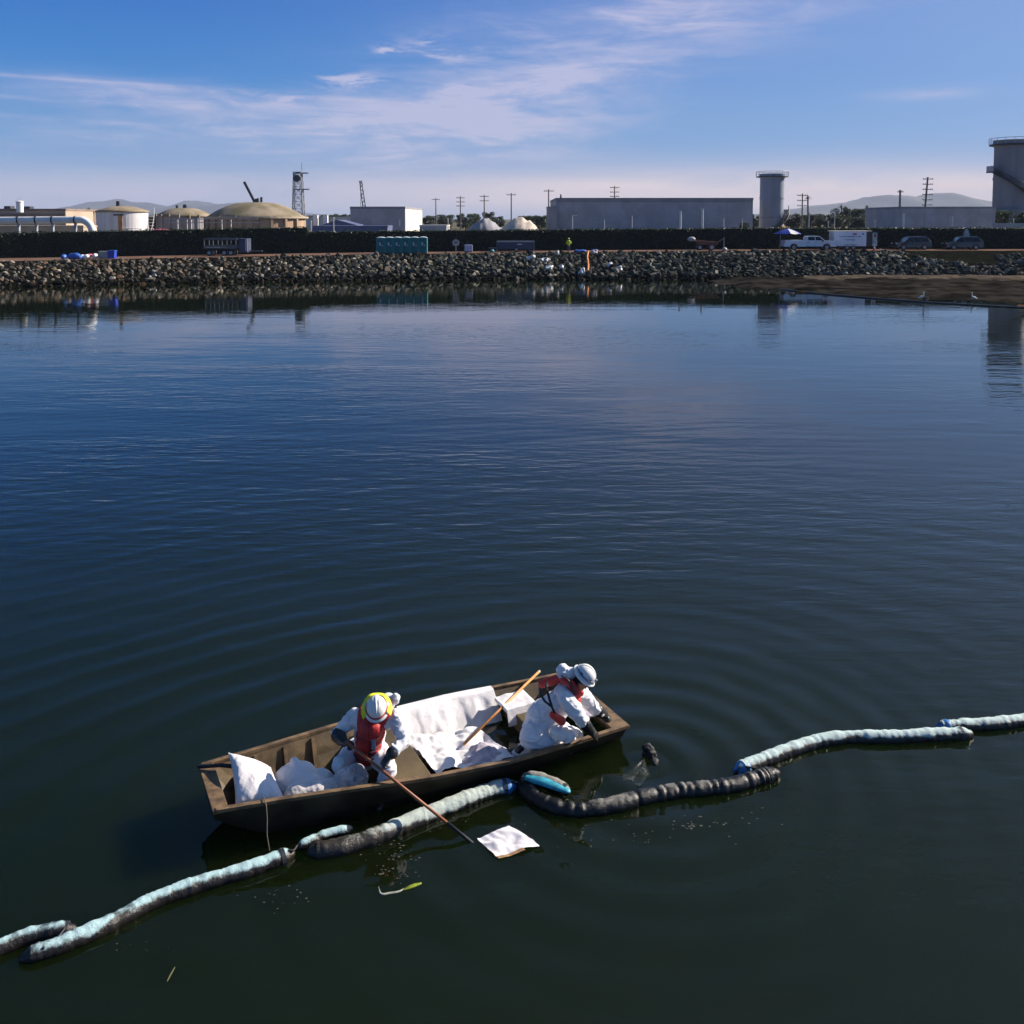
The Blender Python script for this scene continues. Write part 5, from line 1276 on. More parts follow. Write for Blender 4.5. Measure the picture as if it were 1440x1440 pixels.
m_grey = mat('grey_buckle', (0.22, 0.25, 0.30), 0.4)
def folds(amp, seed):
    o = Vector((seed, seed * 2, 0))
    def fn(p):
        q = p * 8 + o; w_ = Vector((noise.noise(q * 0.6), noise.noise(q * 0.6 + Vector((9, 0, 0))), 0)) * 0.9
        r_ = 1 - 2 * abs(noise.noise(Vector((q.x * 0.7, q.y * 0.7, q.z * 1.7)) + w_)) ** 0.8
        r2 = 1 - 2 * abs(noise.noise(Vector((q.x * 1.6, q.y * 1.2, q.z * 2.6)) + w_ * 2)) ** 0.8
        r3 = max(0.0, 1 - 5 * abs(noise.noise(Vector((p.x * 3, p.y * 3, p.z * 7)) + o + w_ * 0.7)))
        return amp * (0.50 * r_ + 0.16 * r2 + 0.55 * r3 + 0.30 * noise.noise(p * 4 + o) - 0.35)
    return fn
def limb(m, pts, rad, seg=12):
    m.tube(pts, rad, seg)
    for p, r in zip(pts, rad): m.ell(p, (r, r, r), seg=12, rings=8)
def basis(zax, xhint):
    z = Vector(zax).normalized(); x = Vector(xhint); x = (x - z * x.dot(z)).normalized(); y = z.cross(x)
    return Matrix((x, y, z)).transposed()
def hand_mesh(m, wrist, tip_dir, palm_n, side, curl=0.9, sc=1.0):
    """palm and five bent fingers; palm_n points out of the palm, fingers curl towards it; side = +1 thumb towards tip x palm"""
    f = Vector(tip_dir).normalized(); n_ = Vector(palm_n); n_ = (n_ - f * n_.dot(f)).normalized(); w_ = f.cross(n_) * side
    c = Vector(wrist) + f * 0.048 * sc; M = Matrix((f, w_, n_)).transposed()
    m.ell(c, (0.058 * sc, 0.046 * sc, 0.022 * sc), M); m.tube([Vector(wrist) - f * 0.04 * sc, Vector(wrist) + f * 0.03 * sc], [0.036 * sc, 0.034 * sc], 10)
    for k, (L, off) in enumerate(((0.070, 0.034), (0.080, 0.012), (0.075, -0.011), (0.058, -0.032))):
        p = c + f * 0.045 * sc + w_ * off * sc; pts = [p - f * 0.02 * sc]; a = 0.15
        for j in range(3):
            a += curl * (0.55 if j else 0.3); d = f * math.cos(a) + n_ * math.sin(a); p = p + d * (L / 2.6 * sc); pts.append(p)
        limb(m, pts, [0.0115 * sc, 0.0112 * sc, 0.0105 * sc, 0.0095 * sc], 8)
    p = c - f * 0.012 * sc + w_ * 0.036 * sc; d = (f * 0.6 + w_ * 0.65 + n_ * 0.45).normalized(); q = p + d * 0.034 * sc; d2 = (f * 0.75 + w_ * 0.1 + n_ * 0.75).normalized()
    limb(m, [p, q, q + d2 * 0.032 * sc], [0.0145 * sc, 0.0125 * sc, 0.011 * sc], 8)
def head_parts(parent, c, up, fwd):
    """head with face, hair and ears; c = head centre"""
    M = basis(up, fwd); P = lambda x, y, z: Vector(c) + M @ Vector((x, y, z))
    m = MB(); m.ell(c, (0.094, 0.076, 0.118), M); m.ell(P(0.03, 0, -0.05), (0.066, 0.058, 0.068), M)
    m.tube([P(0.088, 0, 0.008), P(0.108, 0, -0.028)], [0.011, 0.017], 8); m.ell(P(0.085, 0, -0.06), (0.016, 0.028, 0.011), M)
    for s in (-1, 1): m.ell(P(-0.005, s * 0.076, -0.012), (0.020, 0.012, 0.032), M); m.ell(P(0.07, s * 0.03, 0.032), (0.02, 0.026, 0.01), M)
    m.tube([P(-0.01, 0, -0.06), P(-0.03, 0, -0.17)], [0.055, 0.062], 10)
    h = remeshed('head', m, 0.008, m_skin, parent, 3)
    for s in (-1, 1): MB().ell(P(0.086, s * 0.031, 0.012), (0.007, 0.012, 0.007), M).build('eye', m_legd, h)
    MB().ell(P(0.090, 0, -0.060), (0.013, 0.024, 0.0035), M).build('mouth', mat('lips', (0.24, 0.08, 0.07), 0.5) if 'lips' not in MATS else MATS['lips'], h)
    MB().ell(P(-0.018, 0, 0.02), (0.094, 0.082, 0.110), M).build('hair', m_hair, h, smooth=True)
    return M, P
def hard_hat(parent, c, up, fwd, brim=0.152, band=None, stripes=None, lamp=False):
    M = basis(up, fwd); t = bpy.data.objects.new('hard_hat', None); t.empty_display_size = 0.05; put(t, parent)
    prof = [(brim, -0.010), (brim + 0.004, -0.004), (brim - 0.004, 0.004), (0.128, 0.014), (0.120, 0.030), (0.116, 0.055), (0.104, 0.088), (0.080, 0.116), (0.046, 0.134), (0.01, 0.140)]
    inner = [(r - 0.006, z - 0.007) for r, z in reversed(prof)]
    MB().lathe(prof + inner, c, 36, M=M, caps=False, sx=1.10, sy=0.97).build('shell', m_hat, t, smooth=True, fix=True)
    r_ = MB()
    for y in (-0.035, 0.0, 0.035):
        pts = []
        for k in range(13):
            a = math.pi * (0.12 + 0.76 * k / 12); x = math.cos(a) * 0.122; zz = 0.141 * math.sin(a) ** 0.8 + 0.002
            pts.append(Vector(c) + M @ Vector((x * 1.05, y * (0.5 + 0.5 * math.sin(a)), zz - (abs(y) * 0.25))))
        MB().tube(pts, 0.009 if y == 0 else 0.006, 6).build('ridge', m_hat, t, smooth=True)
    if band: MB().lathe([(0.1300, 0.014), (0.1245, 0.036), (0.1185, 0.0365)], c, 36, M=M, caps=False, sx=1.10, sy=0.97).build('band', band, t, smooth=True)
    if stripes:
        for s in (-1, 1): MB().grid(lambda u, v: Vector(c) + M @ Vector(((u - 0.5) * 0.17, s * (0.1205 - 0.010 * v - 0.018 * (2 * u - 1) ** 2) * 0.97, 0.030 + 0.034 * v)), 8, 3).build('stripe', stripes, t, smooth=True)
    if lamp:
        MB().tube([Vector(c) + M @ Vector((0.115, 0, 0.05)), Vector(c) + M @ Vector((0.155, 0, 0.055))], 0.022, 10).build('headlamp', m_grey, t)
        pts = [Vector(c) + M @ Vector((math.cos(a) * 0.122 * 1.10, math.sin(a) * 0.122 * 0.97, 0.042)) for a in [2 * math.pi * k / 28 for k in range(29)]]
        MB().tube(pts, 0.010, 6).build('lamp_strap', m_hatgrey, t, smooth=True)
    return M
def boot(parent, ankle, toe, up=(0, 0, 1)):
    a = Vector(ankle); d = (Vector(toe) - a); d.normalize(); u = Vector(up); m = MB()
    limb(m, [a + u * 0.14, a, ], [0.062, 0.058]); limb(m, [a - d * 0.05 - u * 0.03, a + d * 0.09 - u * 0.035, a + d * 0.19 - u * 0.045], [0.05, 0.05, 0.038])
    b_ = remeshed('boot', m, 0.014, m_boot, parent, 3); return b_

# --- seated worker, facing the camera, head bowed
J = lambda u, v, y: aty(u, v, y)
LW = thing('person', 'worker in white coverall and red vest seated amid the boat holding the pole', 'person', Bw(1.95, -0.1, 0.285))
hipL, hipR = J(500, 1058, 10.78), J(531, 1060, 10.68)
chest, neck, headc = J(521, 1024, 10.62), J(527, 1004, 10.50), J(529.5, 996, 10.40)
shL, shR = J(497, 1009, 10.66), J(556, 1010, 10.52)
elL, wrL = J(474, 1032, 10.60), J(483, 1042, 10.44)
elR, wrR = J(568, 1042, 10.40), J(551, 1059, 10.22)
knL, knR = J(477, 1076, 10.42), J(546, 1082, 10.22)
anL, anR = J(496, 1112, 10.42), J(536, 1118, 10.30)
hips = (hipL + hipR) / 2
# body under the clothes
m = MB(); limb(m, [hips, chest, neck], [0.13, 0.14, 0.06]); limb(m, [shL, elL, wrL], [0.055, 0.045, 0.032]); limb(m, [shR, elR, wrR], [0.055, 0.045, 0.032]); limb(m, [hipL, knL, anL], [0.08, 0.06, 0.045]); limb(m, [hipR, knR, anR], [0.08, 0.06, 0.045]); limb(m, [shL, shR], [0.06, 0.06]); limb(m, [hipL, hipR], [0.09, 0.09])
remeshed('body', m, 0.02, m_skin, LW, 3)
m = MB(); limb(m, [hipL, hipR], [0.155, 0.155]); limb(m, [hips, hips.lerp(chest, 0.5), chest], [0.185, 0.18, 0.185]); limb(m, [shL, chest.lerp(neck, 0.45), shR], [0.095, 0.14, 0.095]); m.ell(neck, (0.085, 0.085, 0.08))
limb(m, [shL, shL.lerp(elL, 0.5), elL], [0.098, 0.088, 0.076]); limb(m, [shR, shR.lerp(elR, 0.5), elR, elR.lerp(wrR, 0.7)], [0.10, 0.095, 0.085, 0.068])
limb(m, [hipL, hipL.lerp(knL, 0.55), knL, knL.lerp(anL, 0.5), anL + Vector((0, 0, 0.07))], [0.135, 0.12, 0.092, 0.088, 0.086]); limb(m, [hipR, hipR.lerp(knR, 0.55), knR, knR.lerp(anR, 0.5), anR + Vector((0, 0, 0.07))], [0.135, 0.12, 0.092, 0.088, 0.086])
remeshed('coverall', m, 0.011, m_suit, LW, 4, folds(0.023, 1.0))
# hood lying on the right shoulder
hd = J(556, 983, 10.62); m = MB(); m.ell(hd, (0.06, 0.06, 0.07)).ell(hd + Vector((-0.09, 0.05, -0.06)), (0.10, 0.08, 0.09)); remeshed('hood', m, 0.012, m_suit, LW, 3, folds(0.018, 4.0))
# vest: wraps the front of the torso
ax = (chest - hips).normalized(); fwd = Vector((0.12, -0.95, -0.1)); m = MB()
for p, r, f_ in ((hips.lerp(chest, 0.25), 0.175, 0.085), (hips.lerp(chest, 0.62), 0.18, 0.10), (chest, 0.178, 0.115), (chest.lerp(neck, 0.45), 0.155, 0.125)): m.ell(p + fwd * f_, (r * 0.93, r * 0.92, r * 0.92))
for s, sh_ in ((-1, shL), (1, shR)): limb(m, [chest + fwd * 0.14 + Vector((s * 0.11, 0, 0)), sh_.lerp(neck, 0.45) + Vector((0, -0.05, 0.075)), sh_.lerp(neck, 0.45) + Vector((0, 0.10, 0.05))], [0.06, 0.055, 0.05])
v_ = remeshed('life_vest', m, 0.010, m_red, LW, 4, lambda p: 0.006 * noise.noise(p * 14) - sum(0.014 * math.exp(-((p.z - zq) / 0.010) ** 2) for zq in (chest.z + 0.05, chest.z - 0.06, chest.z - 0.17)) - 0.014 * math.exp(-((p.x - chest.x - 0.03) / 0.009) ** 2))
vz = chest + fwd * 0.248
MB().bar(chest + fwd * 0.293 + Vector((0.015, 0, 0.10)), hips.lerp(chest, 0.3) + fwd * 0.268 + Vector((0.015, 0, -0.02)), 0.014, 0.012).build('zip', m_black, v_)
MB().box(chest + fwd * 0.306 + Vector((0.045, 0, 0.00)), (0.045, 0.02, 0.12)).build('whistle_tag', m_grey, v_, bevel=0.004)
for dz in (-0.05, -0.14): 
    q = hips.lerp(chest, 0.62) + Vector((0, 0, dz + 0.02)); pts = [q + Vector((math.sin(a) * 0.182, -math.cos(a) * 0.268 - 0.006, 0)) for a in [R(-60 + 15 * k) for k in range(9)]]
    MB().tube(pts, 0.009, 6, flat=0.5).build('strap', m_black, v_, smooth=True)
head_parts(LW, headc + Vector((0, 0.02, -0.04)), (0.05, -0.50, 0.86), (0.1, -0.86, -0.5))
hatc = headc + Vector((0.0, 0.0, 0.0)); HM = hard_hat(LW, hatc, (0.04, -0.60, 0.80), (0.15, -0.80, -0.6), 0.150, m_hatband)
# hi-vis neck shade: crescent of cloth round the back of the hat
up = HM @ Vector((0, 0, 1))
ns = MB().grid(lambda u, v: hatc + HM @ Vector((-math.cos(R(-118 + 236 * u)) * (0.142 + 0.052 * v) * 1.06, math.sin(R(-118 + 236 * u)) * (0.132 + 0.050 * v), 0.022 - 0.055 * v + 0.012 * math.sin(u * 21))), 30, 6)
ns.build('neck_shade', m_yellow, LW, smooth=True)
# gloves closing on the pole
def grip(parent, wrist, target, side, elbow, cuff):
    f = (target - wrist).normalized(); pole_d = dd.normalized(); n_ = Vector((0, 0, -1)) if abs(f.z) < 0.8 else Vector((0, -1, 0))
    m = MB(); hand_mesh(m, wrist, f, n_, side, 1.5, 1.12); ed_ = (elbow - wrist); limb(m, [wrist + ed_ * cuff, wrist + ed_ * cuff * 0.5, wrist], [0.088 if cuff > 0.5 else 0.074, 0.076 if cuff > 0.5 else 0.066, 0.050]); return remeshed('glove', m, 0.0075, m_glove, parent, 2)
grip(LW, wrL + Vector((0.012, -0.03, 0)), HOLD0 + dd * 0.035 + Vector((0, 0.01, 0.025)), 1, elL, 0.85)
gR = HOLD0 + dd * 0.27 + Vector((0, 0.0, 0.03)); grip(LW, wrR + (gR - wrR) * 0.15, gR, -1, elR, 0.16)
boot(LW, anL + Vector((0, 0, 0.0)), anL + Vector((-0.05, -0.2, 0))); boot(LW, anR, anR + Vector((0.0, -0.2, 0)))

# --- kneeling worker bending over the stern, facing right
RW = thing('person', 'worker in white coverall kneeling at the stern, reaching over the gunwale', 'person', Bw(4.1, -0.3, 0.0))
hn, hf = J(749, 1036, 11.12), J(769, 1026, 11.42)
kn, kf = J(800, 1046, 11.28), J(808, 1036, 11.56)
an, af = J(727, 1062, 11.26), J(735, 1054, 11.52)
chest = J(783, 992, 11.30); neck = J(803, 964, 11.30); headc = J(816, 956, 11.28)
sn, sf = J(797, 984, 11.10), J(815, 972, 11.50)
en, wn = J(813, 1006, 11.02), J(829, 1027, 11.08)
ef, wf = J(837, 997, 11.56), J(848, 1004, 11.64)
hips = (hn + hf) / 2
m = MB(); limb(m, [hips, chest, neck], [0.13, 0.14, 0.06]); limb(m, [sn, en, wn], [0.055, 0.045, 0.032]); limb(m, [sf, ef, wf], [0.055, 0.045, 0.032]); limb(m, [hn, kn, an], [0.08, 0.06, 0.045]); limb(m, [hf, kf, af], [0.08, 0.06, 0.045]); limb(m, [sn, sf], [0.06, 0.06]); limb(m, [hn, hf], [0.09, 0.09])
remeshed('body', m, 0.02, m_skin, RW, 3)
m = MB(); limb(m, [hn, hf], [0.17, 0.165]); back = (hips.lerp(chest, 0.5) + Vector((-0.07, 0.02, 0.03))); limb(m, [hips + Vector((-0.03, 0, 0)), back, chest], [0.20, 0.205, 0.185]); limb(m, [sn, chest.lerp(neck, 0.5), sf], [0.10, 0.14, 0.10]); m.ell(neck, (0.09, 0.09, 0.09))
limb(m, [sn, sn.lerp(en, 0.5), en, en.lerp(wn, 0.62)], [0.105, 0.098, 0.088, 0.070]); limb(m, [sf, sf.lerp(ef, 0.5), ef, ef.lerp(wf, 0.5)], [0.10, 0.092, 0.082, 0.068])
limb(m, [hn, hn.lerp(kn, 0.5), kn], [0.16, 0.14, 0.105]); limb(m, [hf, hf.lerp(kf, 0.5), kf], [0.16, 0.14, 0.105]); limb(m, [kn, kn.lerp(an, 0.5), an], [0.10, 0.10, 0.08]); limb(m, [kf, kf.lerp(af, 0.5), af], [0.10, 0.10, 0.08])
remeshed('coverall', m, 0.011, m_suit, RW, 4, folds(0.024, 7.0))
hd = J(793, 946, 11.36); m = MB(); m.ell(hd, (0.10, 0.11, 0.095)).ell(hd + Vector((0.08, -0.03, 0.01)), (0.08, 0.1, 0.07)); remeshed('hood', m, 0.012, m_suit, RW, 2, folds(0.026, 9.0))
# inflatable vest: red yoke over the shoulders, lobes in front, black straps
m = MB(); bk = J(772, 962, 11.40)
limb(m, [J(762, 962, 11.48), J(777, 957, 11.40), J(790, 953, 11.32), J(803, 962, 11.20)], [0.052, 0.060, 0.058, 0.052]); limb(m, [J(803, 962, 11.20), J(809, 975, 11.16), J(812, 984, 11.22)], [0.056, 0.066, 0.05]); limb(m, [J(790, 953, 11.32), J(808, 960, 11.42), J(816, 974, 11.34)], [0.05, 0.055, 0.05])
v_ = remeshed('life_vest', m, 0.012, m_red, RW, 4)
m = MB(); limb(m, [J(811, 984, 11.14), J(808, 995, 11.16)], [0.05, 0.042]); remeshed('vest_lobe', m, 0.012, m_redb, v_, 3)
m = MB(); limb(m, [J(777, 1005, 10.97), J(790, 1014, 11.0)], [0.045, 0.055]); remeshed('vest_lobe', m, 0.012, m_redb, v_, 3)
def strap(pts): MB().tube(pts, 0.016, 6, flat=0.5).build('strap', m_black, v_, smooth=True)
strap([J(759, 968, 11.28), J(760, 976, 11.14), J(766, 986, 11.03), J(776, 994, 10.97), J(780, 1003, 10.955)])
strap([J(769, 960, 11.22), J(769, 970, 11.10), J(772, 981, 11.03), J(776, 994, 10.97)])
strap([J(790, 950, 11.22), J(799, 956, 11.13), J(805, 964, 11.12), J(808, 974, 11.10)])
head_parts(RW, headc + Vector((0.0, 0.0, -0.02)), (0.62, -0.10, 0.78), (0.78, -0.12, -0.62))
hard_hat(RW, J(822, 950, 11.28), (0.60, -0.22, 0.77), (0.77, -0.15, -0.60), 0.150, None, m_hatgrey, True)
def reach(parent, wrist, target, n_, side, elbow):
    f = (target - wrist).normalized(); m = MB(); hand_mesh(m, wrist + f * 0.02, f, n_, side, 0.55, 1.28); ed_ = (elbow - wrist).normalized(); limb(m, [wrist + ed_ * 0.12, wrist + ed_ * 0.05, wrist + f * 0.02], [0.082, 0.072, 0.056]); return remeshed('glove', m, 0.0075, m_glove, parent, 2)
reach(RW, wn, J(846, 1041, 11.16), Vector((0.2, 0.5, -0.8)), 1, en); reach(RW, wf, J(862, 1013, 11.70), Vector((0.3, 0.2, -0.9)), -1, ef)
boot(RW, an + Vector((-0.02, 0, 0.0)), an + Vector((-0.25, 0.02, -0.02)), (0.5, 0, 0.5)); boot(RW, af + Vector((-0.02, 0, 0.0)), af + Vector((-0.25, 0.02, -0.02)), (0.5, 0, 0.5))
# white grip of bundled sheet by the knees
m = MB(); q = J(787, 1030, 11.06); m.ell(q, (0.11, 0.09, 0.10)).ell(q + Vector((0.1, 0.02, -0.05)), (0.09, 0.08, 0.08)); o = remeshed('rag_bundle', m, 0.012, m_sheet, None, 2, crumple(0.02, 9, 6)); tag(o, 'white rag bundle held against the kneeling worker\'s knees', 'rag')

for P_ in (LW, RW):
    for ch in P_.children: ch.matrix_parent_inverse = Matrix.Translation(-Vector(P_.location))
# worker in yellow on the far road
FW = thing('person', 'far worker in yellow jacket and dark trousers standing on the road', 'person', road_at(799.5, 1.2)); b0 = FW.location.copy()
m = MB(); limb(m, [(-0.09, 0, 0.06), (-0.1, 0, 0.5), (-0.08, 0, 0.92)], [0.06, 0.075, 0.1]); limb(m, [(0.12, -0.02, 0.06), (0.1, -0.03, 0.5), (0.08, 0, 0.92)], [0.06, 0.075, 0.1]); limb(m, [(-0.08, 0, 0.95), (0.08, 0, 0.95)], [0.11, 0.11]); limb(m, [(0, 0, 1.0), (0, 0, 1.4), (0, 0, 1.55)], [0.13, 0.14, 0.06]); m.ell((0, -0.01, 1.66), (0.085, 0.095, 0.12))
remeshed('body', m, 0.03, m_navy, FW, 3)
m = MB(); limb(m, [(0, 0, 0.95), (0, 0, 1.22), (0, 0, 1.42)], [0.17, 0.18, 0.16]); limb(m, [(-0.17, 0, 1.42), (-0.30, -0.05, 1.15), (-0.22, -0.22, 1.05)], [0.09, 0.075, 0.06]); limb(m, [(0.17, 0, 1.42), (0.32, 0, 1.2), (0.2, -0.15, 1.12)], [0.09, 0.075, 0.06])
remeshed('jacket', m, 0.025, m_yellow, FW, 3); MB().lathe([(0.15, 0), (0.125, 0.02), (0.115, 0.08), (0.06, 0.13), (0.01, 0.14)], c=(0, 0, 1.70), seg=16).build('hard_hat', m_yellow, FW, smooth=True)

# ------------------------------------------------------------------ sorbent booms
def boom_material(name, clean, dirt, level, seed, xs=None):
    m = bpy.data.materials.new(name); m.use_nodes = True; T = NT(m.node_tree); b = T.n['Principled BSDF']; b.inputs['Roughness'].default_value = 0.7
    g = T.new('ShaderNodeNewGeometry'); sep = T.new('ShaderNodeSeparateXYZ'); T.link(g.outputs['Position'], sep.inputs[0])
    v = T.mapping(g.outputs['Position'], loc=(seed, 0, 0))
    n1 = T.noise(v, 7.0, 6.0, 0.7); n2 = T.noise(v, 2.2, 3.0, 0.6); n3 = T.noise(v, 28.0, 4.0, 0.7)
    # lower side darkened for oil and painted shade, up to an uneven height, blotches above
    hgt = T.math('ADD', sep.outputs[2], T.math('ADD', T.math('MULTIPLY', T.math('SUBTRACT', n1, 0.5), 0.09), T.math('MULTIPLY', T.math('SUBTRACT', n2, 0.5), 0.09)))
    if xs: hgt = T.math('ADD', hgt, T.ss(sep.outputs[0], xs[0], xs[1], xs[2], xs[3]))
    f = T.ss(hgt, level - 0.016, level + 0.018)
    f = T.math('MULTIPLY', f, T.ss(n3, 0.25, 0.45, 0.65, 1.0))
    c = T.mix(f, dirt, clean); T.link(c, b.inputs['Base Color'])  # dirt colour doubles as painted shade on the lower side
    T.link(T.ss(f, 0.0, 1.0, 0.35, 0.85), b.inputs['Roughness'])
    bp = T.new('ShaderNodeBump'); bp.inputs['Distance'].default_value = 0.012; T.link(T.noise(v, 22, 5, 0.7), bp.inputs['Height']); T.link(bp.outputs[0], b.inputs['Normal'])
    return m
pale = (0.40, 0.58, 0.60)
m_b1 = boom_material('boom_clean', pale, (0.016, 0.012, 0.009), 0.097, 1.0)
m_b2 = boom_material('boom_oil_and_shade', (0.46, 0.58, 0.56), (0.018, 0.015, 0.012), 0.094, 5.0)
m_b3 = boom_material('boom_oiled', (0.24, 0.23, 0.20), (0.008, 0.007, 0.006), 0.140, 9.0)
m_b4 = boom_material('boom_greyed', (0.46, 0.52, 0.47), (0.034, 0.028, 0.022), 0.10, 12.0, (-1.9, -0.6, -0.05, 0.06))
m_blue = mat('blue_boom_end', (0.03, 0.17, 0.42), 0.55, 0.2, 12.0); m_cyan = mat('turquoise_boom_liner', (0.03, 0.30, 0.40), 0.5, 0.25, 14.0)
def catmull(pts, n_):
    P = [pts[0] * 2 - pts[1]] + pts + [pts[-1] * 2 - pts[-2]]; out = []
    for i in range(1, len(P) - 2):
        for k in range(n_):
            t = k / n_; a, b_, c, d = P[i-1], P[i], P[i+1], P[i+2]
            out.append(0.5 * ((2 * b_) + (c - a) * t + (2*a - 5*b_ + 4*c - d) * t*t + (3*b_ - a - 3*c + d) * t*t*t))
    out.append(P[-2]); return out
def boom(label, path, r, zc, mm, seed, cap0=None, cap1=None, crease=0.07):
    """path of (pixel u, v, [extra height]) along the boom's axis; lies on the water"""
    pts = [atz(q[0], q[1], zc + (q[2] if len(q) > 2 else 0)) for q in path]; pts = catmull(pts, 26)
    base = pts[0].copy(); base.z = 0; t = thing('sorbent_boom', label, 'boom', base, group='sorbent booms around the boat'); rs = random.Random(seed)
    # even spacing
    d = [0.0]
    for a, b_ in zip(pts, pts[1:]): d.append(d[-1] + (b_ - a).length)
    L = d[-1]; N = int(L / 0.022); ev = []; j = 0
    for k in range(N + 1):
        s_ = L * k / N
        while j < len(d) - 2 and d[j+1] < s_: j += 1
        ev.append(pts[j].lerp(pts[j+1], (s_ - d[j]) / max(1e-6, d[j+1] - d[j])))
    cr = sorted(rs.uniform(0, L) for _ in range(int(L * 11))); rad = []
    for k in range(N + 1):
        s_ = L * k / N; q = min((abs(s_ - c) for c in cr), default=1)
        rr = r * (1 + 0.10 * noise.noise(Vector((s_ * 3, seed, 0))) + 0.07 * noise.noise(Vector((s_ * 9, seed, 3)))) * (1 - crease * math.exp(-(q / 0.013) ** 2))
        e = max(0.0, min(s_, L - s_)); rr *= min(1.0, 0.62 + 0.38 * math.sqrt(min(1, e / (r * 0.9)))); rad.append(rr)
    m = MB(); m.tube([p - base for p in ev], rad, 18, round_end=True)
    o = m.build('sock', mm, t, smooth=True)
    for v in o.data.vertices:
        c = v.co; v.co = c + Vector((0, 0, 1)) * 0.010 * noise.noise(c * 14 + Vector((seed, 0, 0))) + Vector((0, -1, 0)) * 0.008 * noise.noise(c * 17 + Vector((0, seed, 0)))
    for c_, idx in ((cap0, 0), (cap1, -1)):
        if c_:
            k = 6; seg = ev[:k] if idx == 0 else ev[-k:]; rd = rad[:k] if idx == 0 else rad[-k:]
            MB().tube([p - base for p in seg], [q * 1.025 for q in rd], 18, round_end=True).build('end_cap', c_, t, smooth=True)
    # tie bands
    for f_ in (0.03, 0.97):
        i = int(N * f_); a, b_ = ev[max(0, i-1)] - base, ev[min(N, i+1)] - base
        MB().tube([a, b_], rad[i] * 1.025, 18).build('tie_band', m_dark if f_ > 0.5 else mm, t)
    return t
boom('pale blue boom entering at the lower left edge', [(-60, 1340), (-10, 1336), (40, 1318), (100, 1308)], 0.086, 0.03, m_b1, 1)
boom('long pale boom with dark underside of oil and painted shade at lower left', [(36, 1346), (85, 1330), (150, 1302), (215, 1268), (285, 1243), (345, 1225), (408, 1202)], 0.088, 0.03, m_b1, 2)
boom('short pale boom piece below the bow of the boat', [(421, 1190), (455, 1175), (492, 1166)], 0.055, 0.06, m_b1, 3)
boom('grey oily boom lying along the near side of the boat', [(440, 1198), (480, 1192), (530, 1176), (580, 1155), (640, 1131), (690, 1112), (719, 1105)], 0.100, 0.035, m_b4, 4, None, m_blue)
boom('black oil soaked boom curling from the boat to the right', [(736, 1094, 0.06), (742, 1112), (770, 1132), (810, 1140), (860, 1134), (905, 1122), (960, 1113), (1020, 1107), (1060, 1097), (1090, 1088)], 0.102, 0.03, m_b3, 5, None, None, 0.2)
boom('turquoise boom stub curling inside the black boom end', [(740, 1092, 0.07), (765, 1099, 0.06), (796, 1112, 0.04)], 0.088, 0.05, m_b3, 6, None, None)
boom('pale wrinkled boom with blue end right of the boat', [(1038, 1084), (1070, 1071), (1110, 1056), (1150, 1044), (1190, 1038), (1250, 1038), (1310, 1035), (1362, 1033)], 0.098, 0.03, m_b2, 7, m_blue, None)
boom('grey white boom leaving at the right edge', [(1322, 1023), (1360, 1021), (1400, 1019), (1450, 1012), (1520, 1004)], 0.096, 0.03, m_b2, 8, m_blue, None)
# dark ropes tying the boom ends together
def tie(label, a, b_, sag=0.01):
    p, q = atz(*a), atz(*b_); tag(MB().tube(catmull([p, p.lerp(q, 0.35) + Vector((0.01, -0.02, -sag)), p.lerp(q, 0.7) + Vector((-0.01, 0.01, -sag)), q], 6), 0.012, 7).build('tie_rope', m_black, smooth=True), label, 'rope')
tie('black rope joining the long pale boom to the short piece', (406, 1196, 0.10), (424, 1186, 0.10))
tie('black rope joining the two booms at lower left', (92, 1304, 0.10), (60, 1334, 0.10))
tie('black rope joining the blue boom end to the black boom', (716, 1098, 0.10), (742, 1098, 0.12))
tie('black rope joining the black boom to the pale right boom', (1086, 1082, 0.10), (1048, 1078, 0.10))
# turquoise inner face of the curled stub
pts = catmull([atz(742, 1094, 0.165), atz(766, 1100, 0.16), atz(797, 1112, 0.125)], 12)
tag(MB().tube(pts, [0.045 + 0.025 * math.sin(math.pi * k / (len(pts) - 1)) for k in range(len(pts))], 10, flat=0.55, round_end=True).build('boom_liner', m_cyan, smooth=True), 'bright turquoise liner showing in the curled boom stub', 'liner')

# ------------------------------------------------------------------ floating bits
FP = [atz(671, 1181, 0), atz(698, 1207, 0), atz(757, 1191, 0), atz(716, 1168, 0)]
def floatpad(u, v):
    a, b_, c, d = FP; p = a.lerp(b_, 1 - v).lerp(d.lerp(c, 1 - v), u)
    k = max(0, u - 0.5) * 2 * max(0, 0.75 - abs(v - 0.45)) ; p = p + (p - (a + c) / 2) * 0.16 * k
    p.z = max(0.005, 0.016 + 0.030 * noise.noise(Vector((u * 2.2, v * 2.2, 4))) + 0.014 * noise.noise(Vector((u * 6, v * 6, 8))) + 0.045 * v * u); return p
m_pad = mat('stained_pad', (0.74, 0.70, 0.72), 0.8, 0.1, 6.0, 0.003, 30)
t = thing('sorbent_pad', 'white pad with brown edge floating by the pole end', 'pad', atz(712, 1190, 0)); off = Vector(t.location)
MB().grid(lambda u, v: floatpad(u, v) - off, 26, 20).build('sheet', m_pad, t, smooth=True)
MB().grid(lambda u, v: floatpad(0.01 + u * 0.62, v * 0.11 - 0.09) - off + Vector((0, 0, 0.004)), 14, 4).build('wet_edge', mat('oily_brown', (0.34, 0.20, 0.10), 0.6), t, smooth=True)
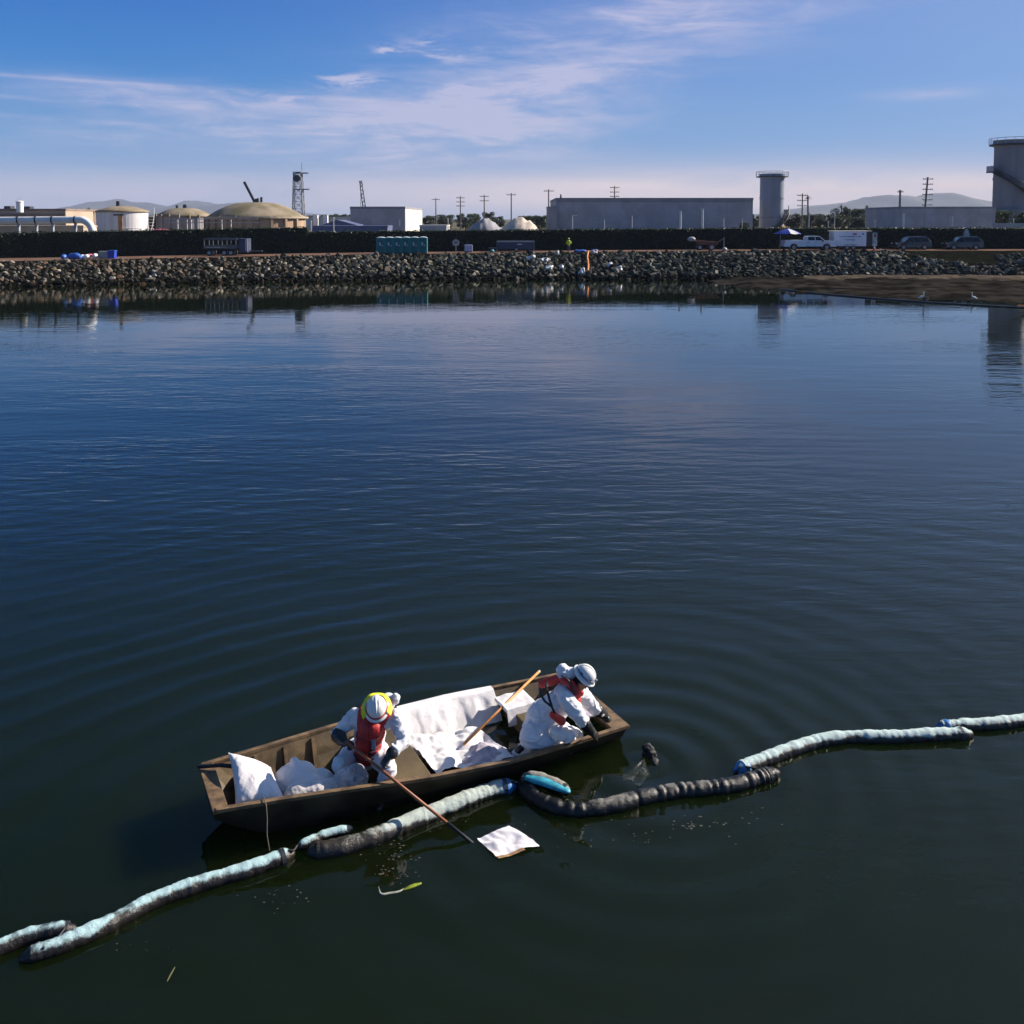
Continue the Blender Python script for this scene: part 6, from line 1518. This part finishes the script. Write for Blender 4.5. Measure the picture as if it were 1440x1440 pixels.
m = MB(); q = atz(912, 1062, 0.0); m.ell(q + Vector((0, 0, 0.04)), (0.06, 0.06, 0.09)).ell(q + Vector((0.04, 0, 0.0)), (0.05, 0.05, 0.06)).ell(q + Vector((-0.02, 0.02, 0.09)), (0.05, 0.04, 0.04)).ell(q + Vector((0.05, -0.14, 0.0)), (0.04, 0.06, 0.03))
o = remeshed('oily_rag', m, 0.011, m_black, None, 2, crumple(0.026, 12, 3)); tag(o, 'small black oily clump floating right of the stern', 'debris')
def film(u, v):
    a = atz(906, 1068, 0.0); b_ = atz(868, 1098, 0.0); c = atz(918, 1102, 0.0); p = a.lerp(b_.lerp(c, v), u * (0.82 + 0.30 * noise.noise(Vector((v * 4, 0, 6))) + 0.25 * math.sin(math.pi * v))); p.z = 0.006 + 0.012 * (1 - u) * (1 + noise.noise(Vector((u * 3, v * 5, 2)))) + 0.006 * math.sin(v * 12); return p
tag(MB().grid(film, 14, 14).build('plastic_film', plastic('murky_film', (0.06, 0.066, 0.055), 0.985, 0.45), smooth=True), 'murky translucent plastic film trailing in the water from the black clump', 'plastic film')
m_weed = mat('weed_green', (0.24, 0.30, 0.02), 0.5, 0.3, 10.0); m_weedp = mat('weed_pale', (0.30, 0.30, 0.24), 0.6, 0.3, 10.0)
def blade(label, path, w_, mm):
    pts = catmull([atz(u, v, 0.006) for u, v in path], 8); m = MB(); n_ = len(pts)
    for i in range(n_):
        t_ = (pts[min(i+1, n_-1)] - pts[max(i-1, 0)]).normalized(); s_ = Vector((-t_.y, t_.x, 0)) * w_ * (0.3 + 0.7 * math.sin(math.pi * i / (n_ - 1))); m._add([pts[i] - s_, pts[i] + s_ + Vector((0, 0, 0.006)), pts[i] + s_ - Vector((0, 0, 0.004)), pts[i] - s_ - Vector((0, 0, 0.006))], [])
        if i:
            o = 4 * (i - 1)
            for k in range(4): m.f.append((o + k, o + (k+1) % 4, o + 4 + (k+1) % 4, o + 4 + k)); m.mi.append(0)
    tag(m.build('weed_blade', mm, smooth=True), label, 'weed', 'weed blades floating before the boat')
blade('green weed blade floating below the boom, the brightest one', [(568, 1251), (580, 1246), (593, 1242)], 0.020, m_weed)
blade('bent pale weed stem ending at the bright green blade', [(532, 1247), (536, 1257), (548, 1256), (560, 1254), (568, 1250)], 0.010, m_weedp)
blade('thin yellowish straw floating at lower left', [(235, 1380), (240, 1370), (246, 1360)], 0.006, mat('straw', (0.075, 0.068, 0.022), 0.7))
# foam flecks: uncountable specks
m = MB(); rs = random.Random(9)
for (u0, v0, du, dv, n_, big) in ((975, 1160, 30, 9, 26, 1.2), (760, 1175, 90, 22, 14, 0.5), (860, 1175, 70, 20, 26, 0.7), (370, 1260, 60, 16, 22, 0.7), (560, 1195, 38, 40, 40, 0.8), (1050, 1150, 50, 26, 12, 0.7), (610, 1165, 40, 20, 18, 0.7), (210, 1330, 40, 14, 8, 0.6), (550, 1225, 26, 12, 16, 0.9)):
    for _ in range(n_):
        q = atz(u0 + rs.gauss(0, du * 0.6), v0 + rs.gauss(0, dv * 0.6), 0.0); s_ = rs.uniform(0.004, 0.016) * big; k = rs.randrange(4, 7)
        vs = [q + Vector((math.cos(6.283 * i / k) * s_ * rs.uniform(0.6, 1.8), math.sin(6.283 * i / k) * s_ * rs.uniform(0.5, 1.1), 0.003)) for i in range(k)] + [q + Vector((0, 0, 0.003 + s_ * 0.35))]
        m._add(vs, [(i, (i + 1) % k, k) for i in range(k)])
tag(m.build('foam_flecks', mat('foam', (0.085, 0.08, 0.065), 0.7, 0.5, 20.0)), kind='stuff')
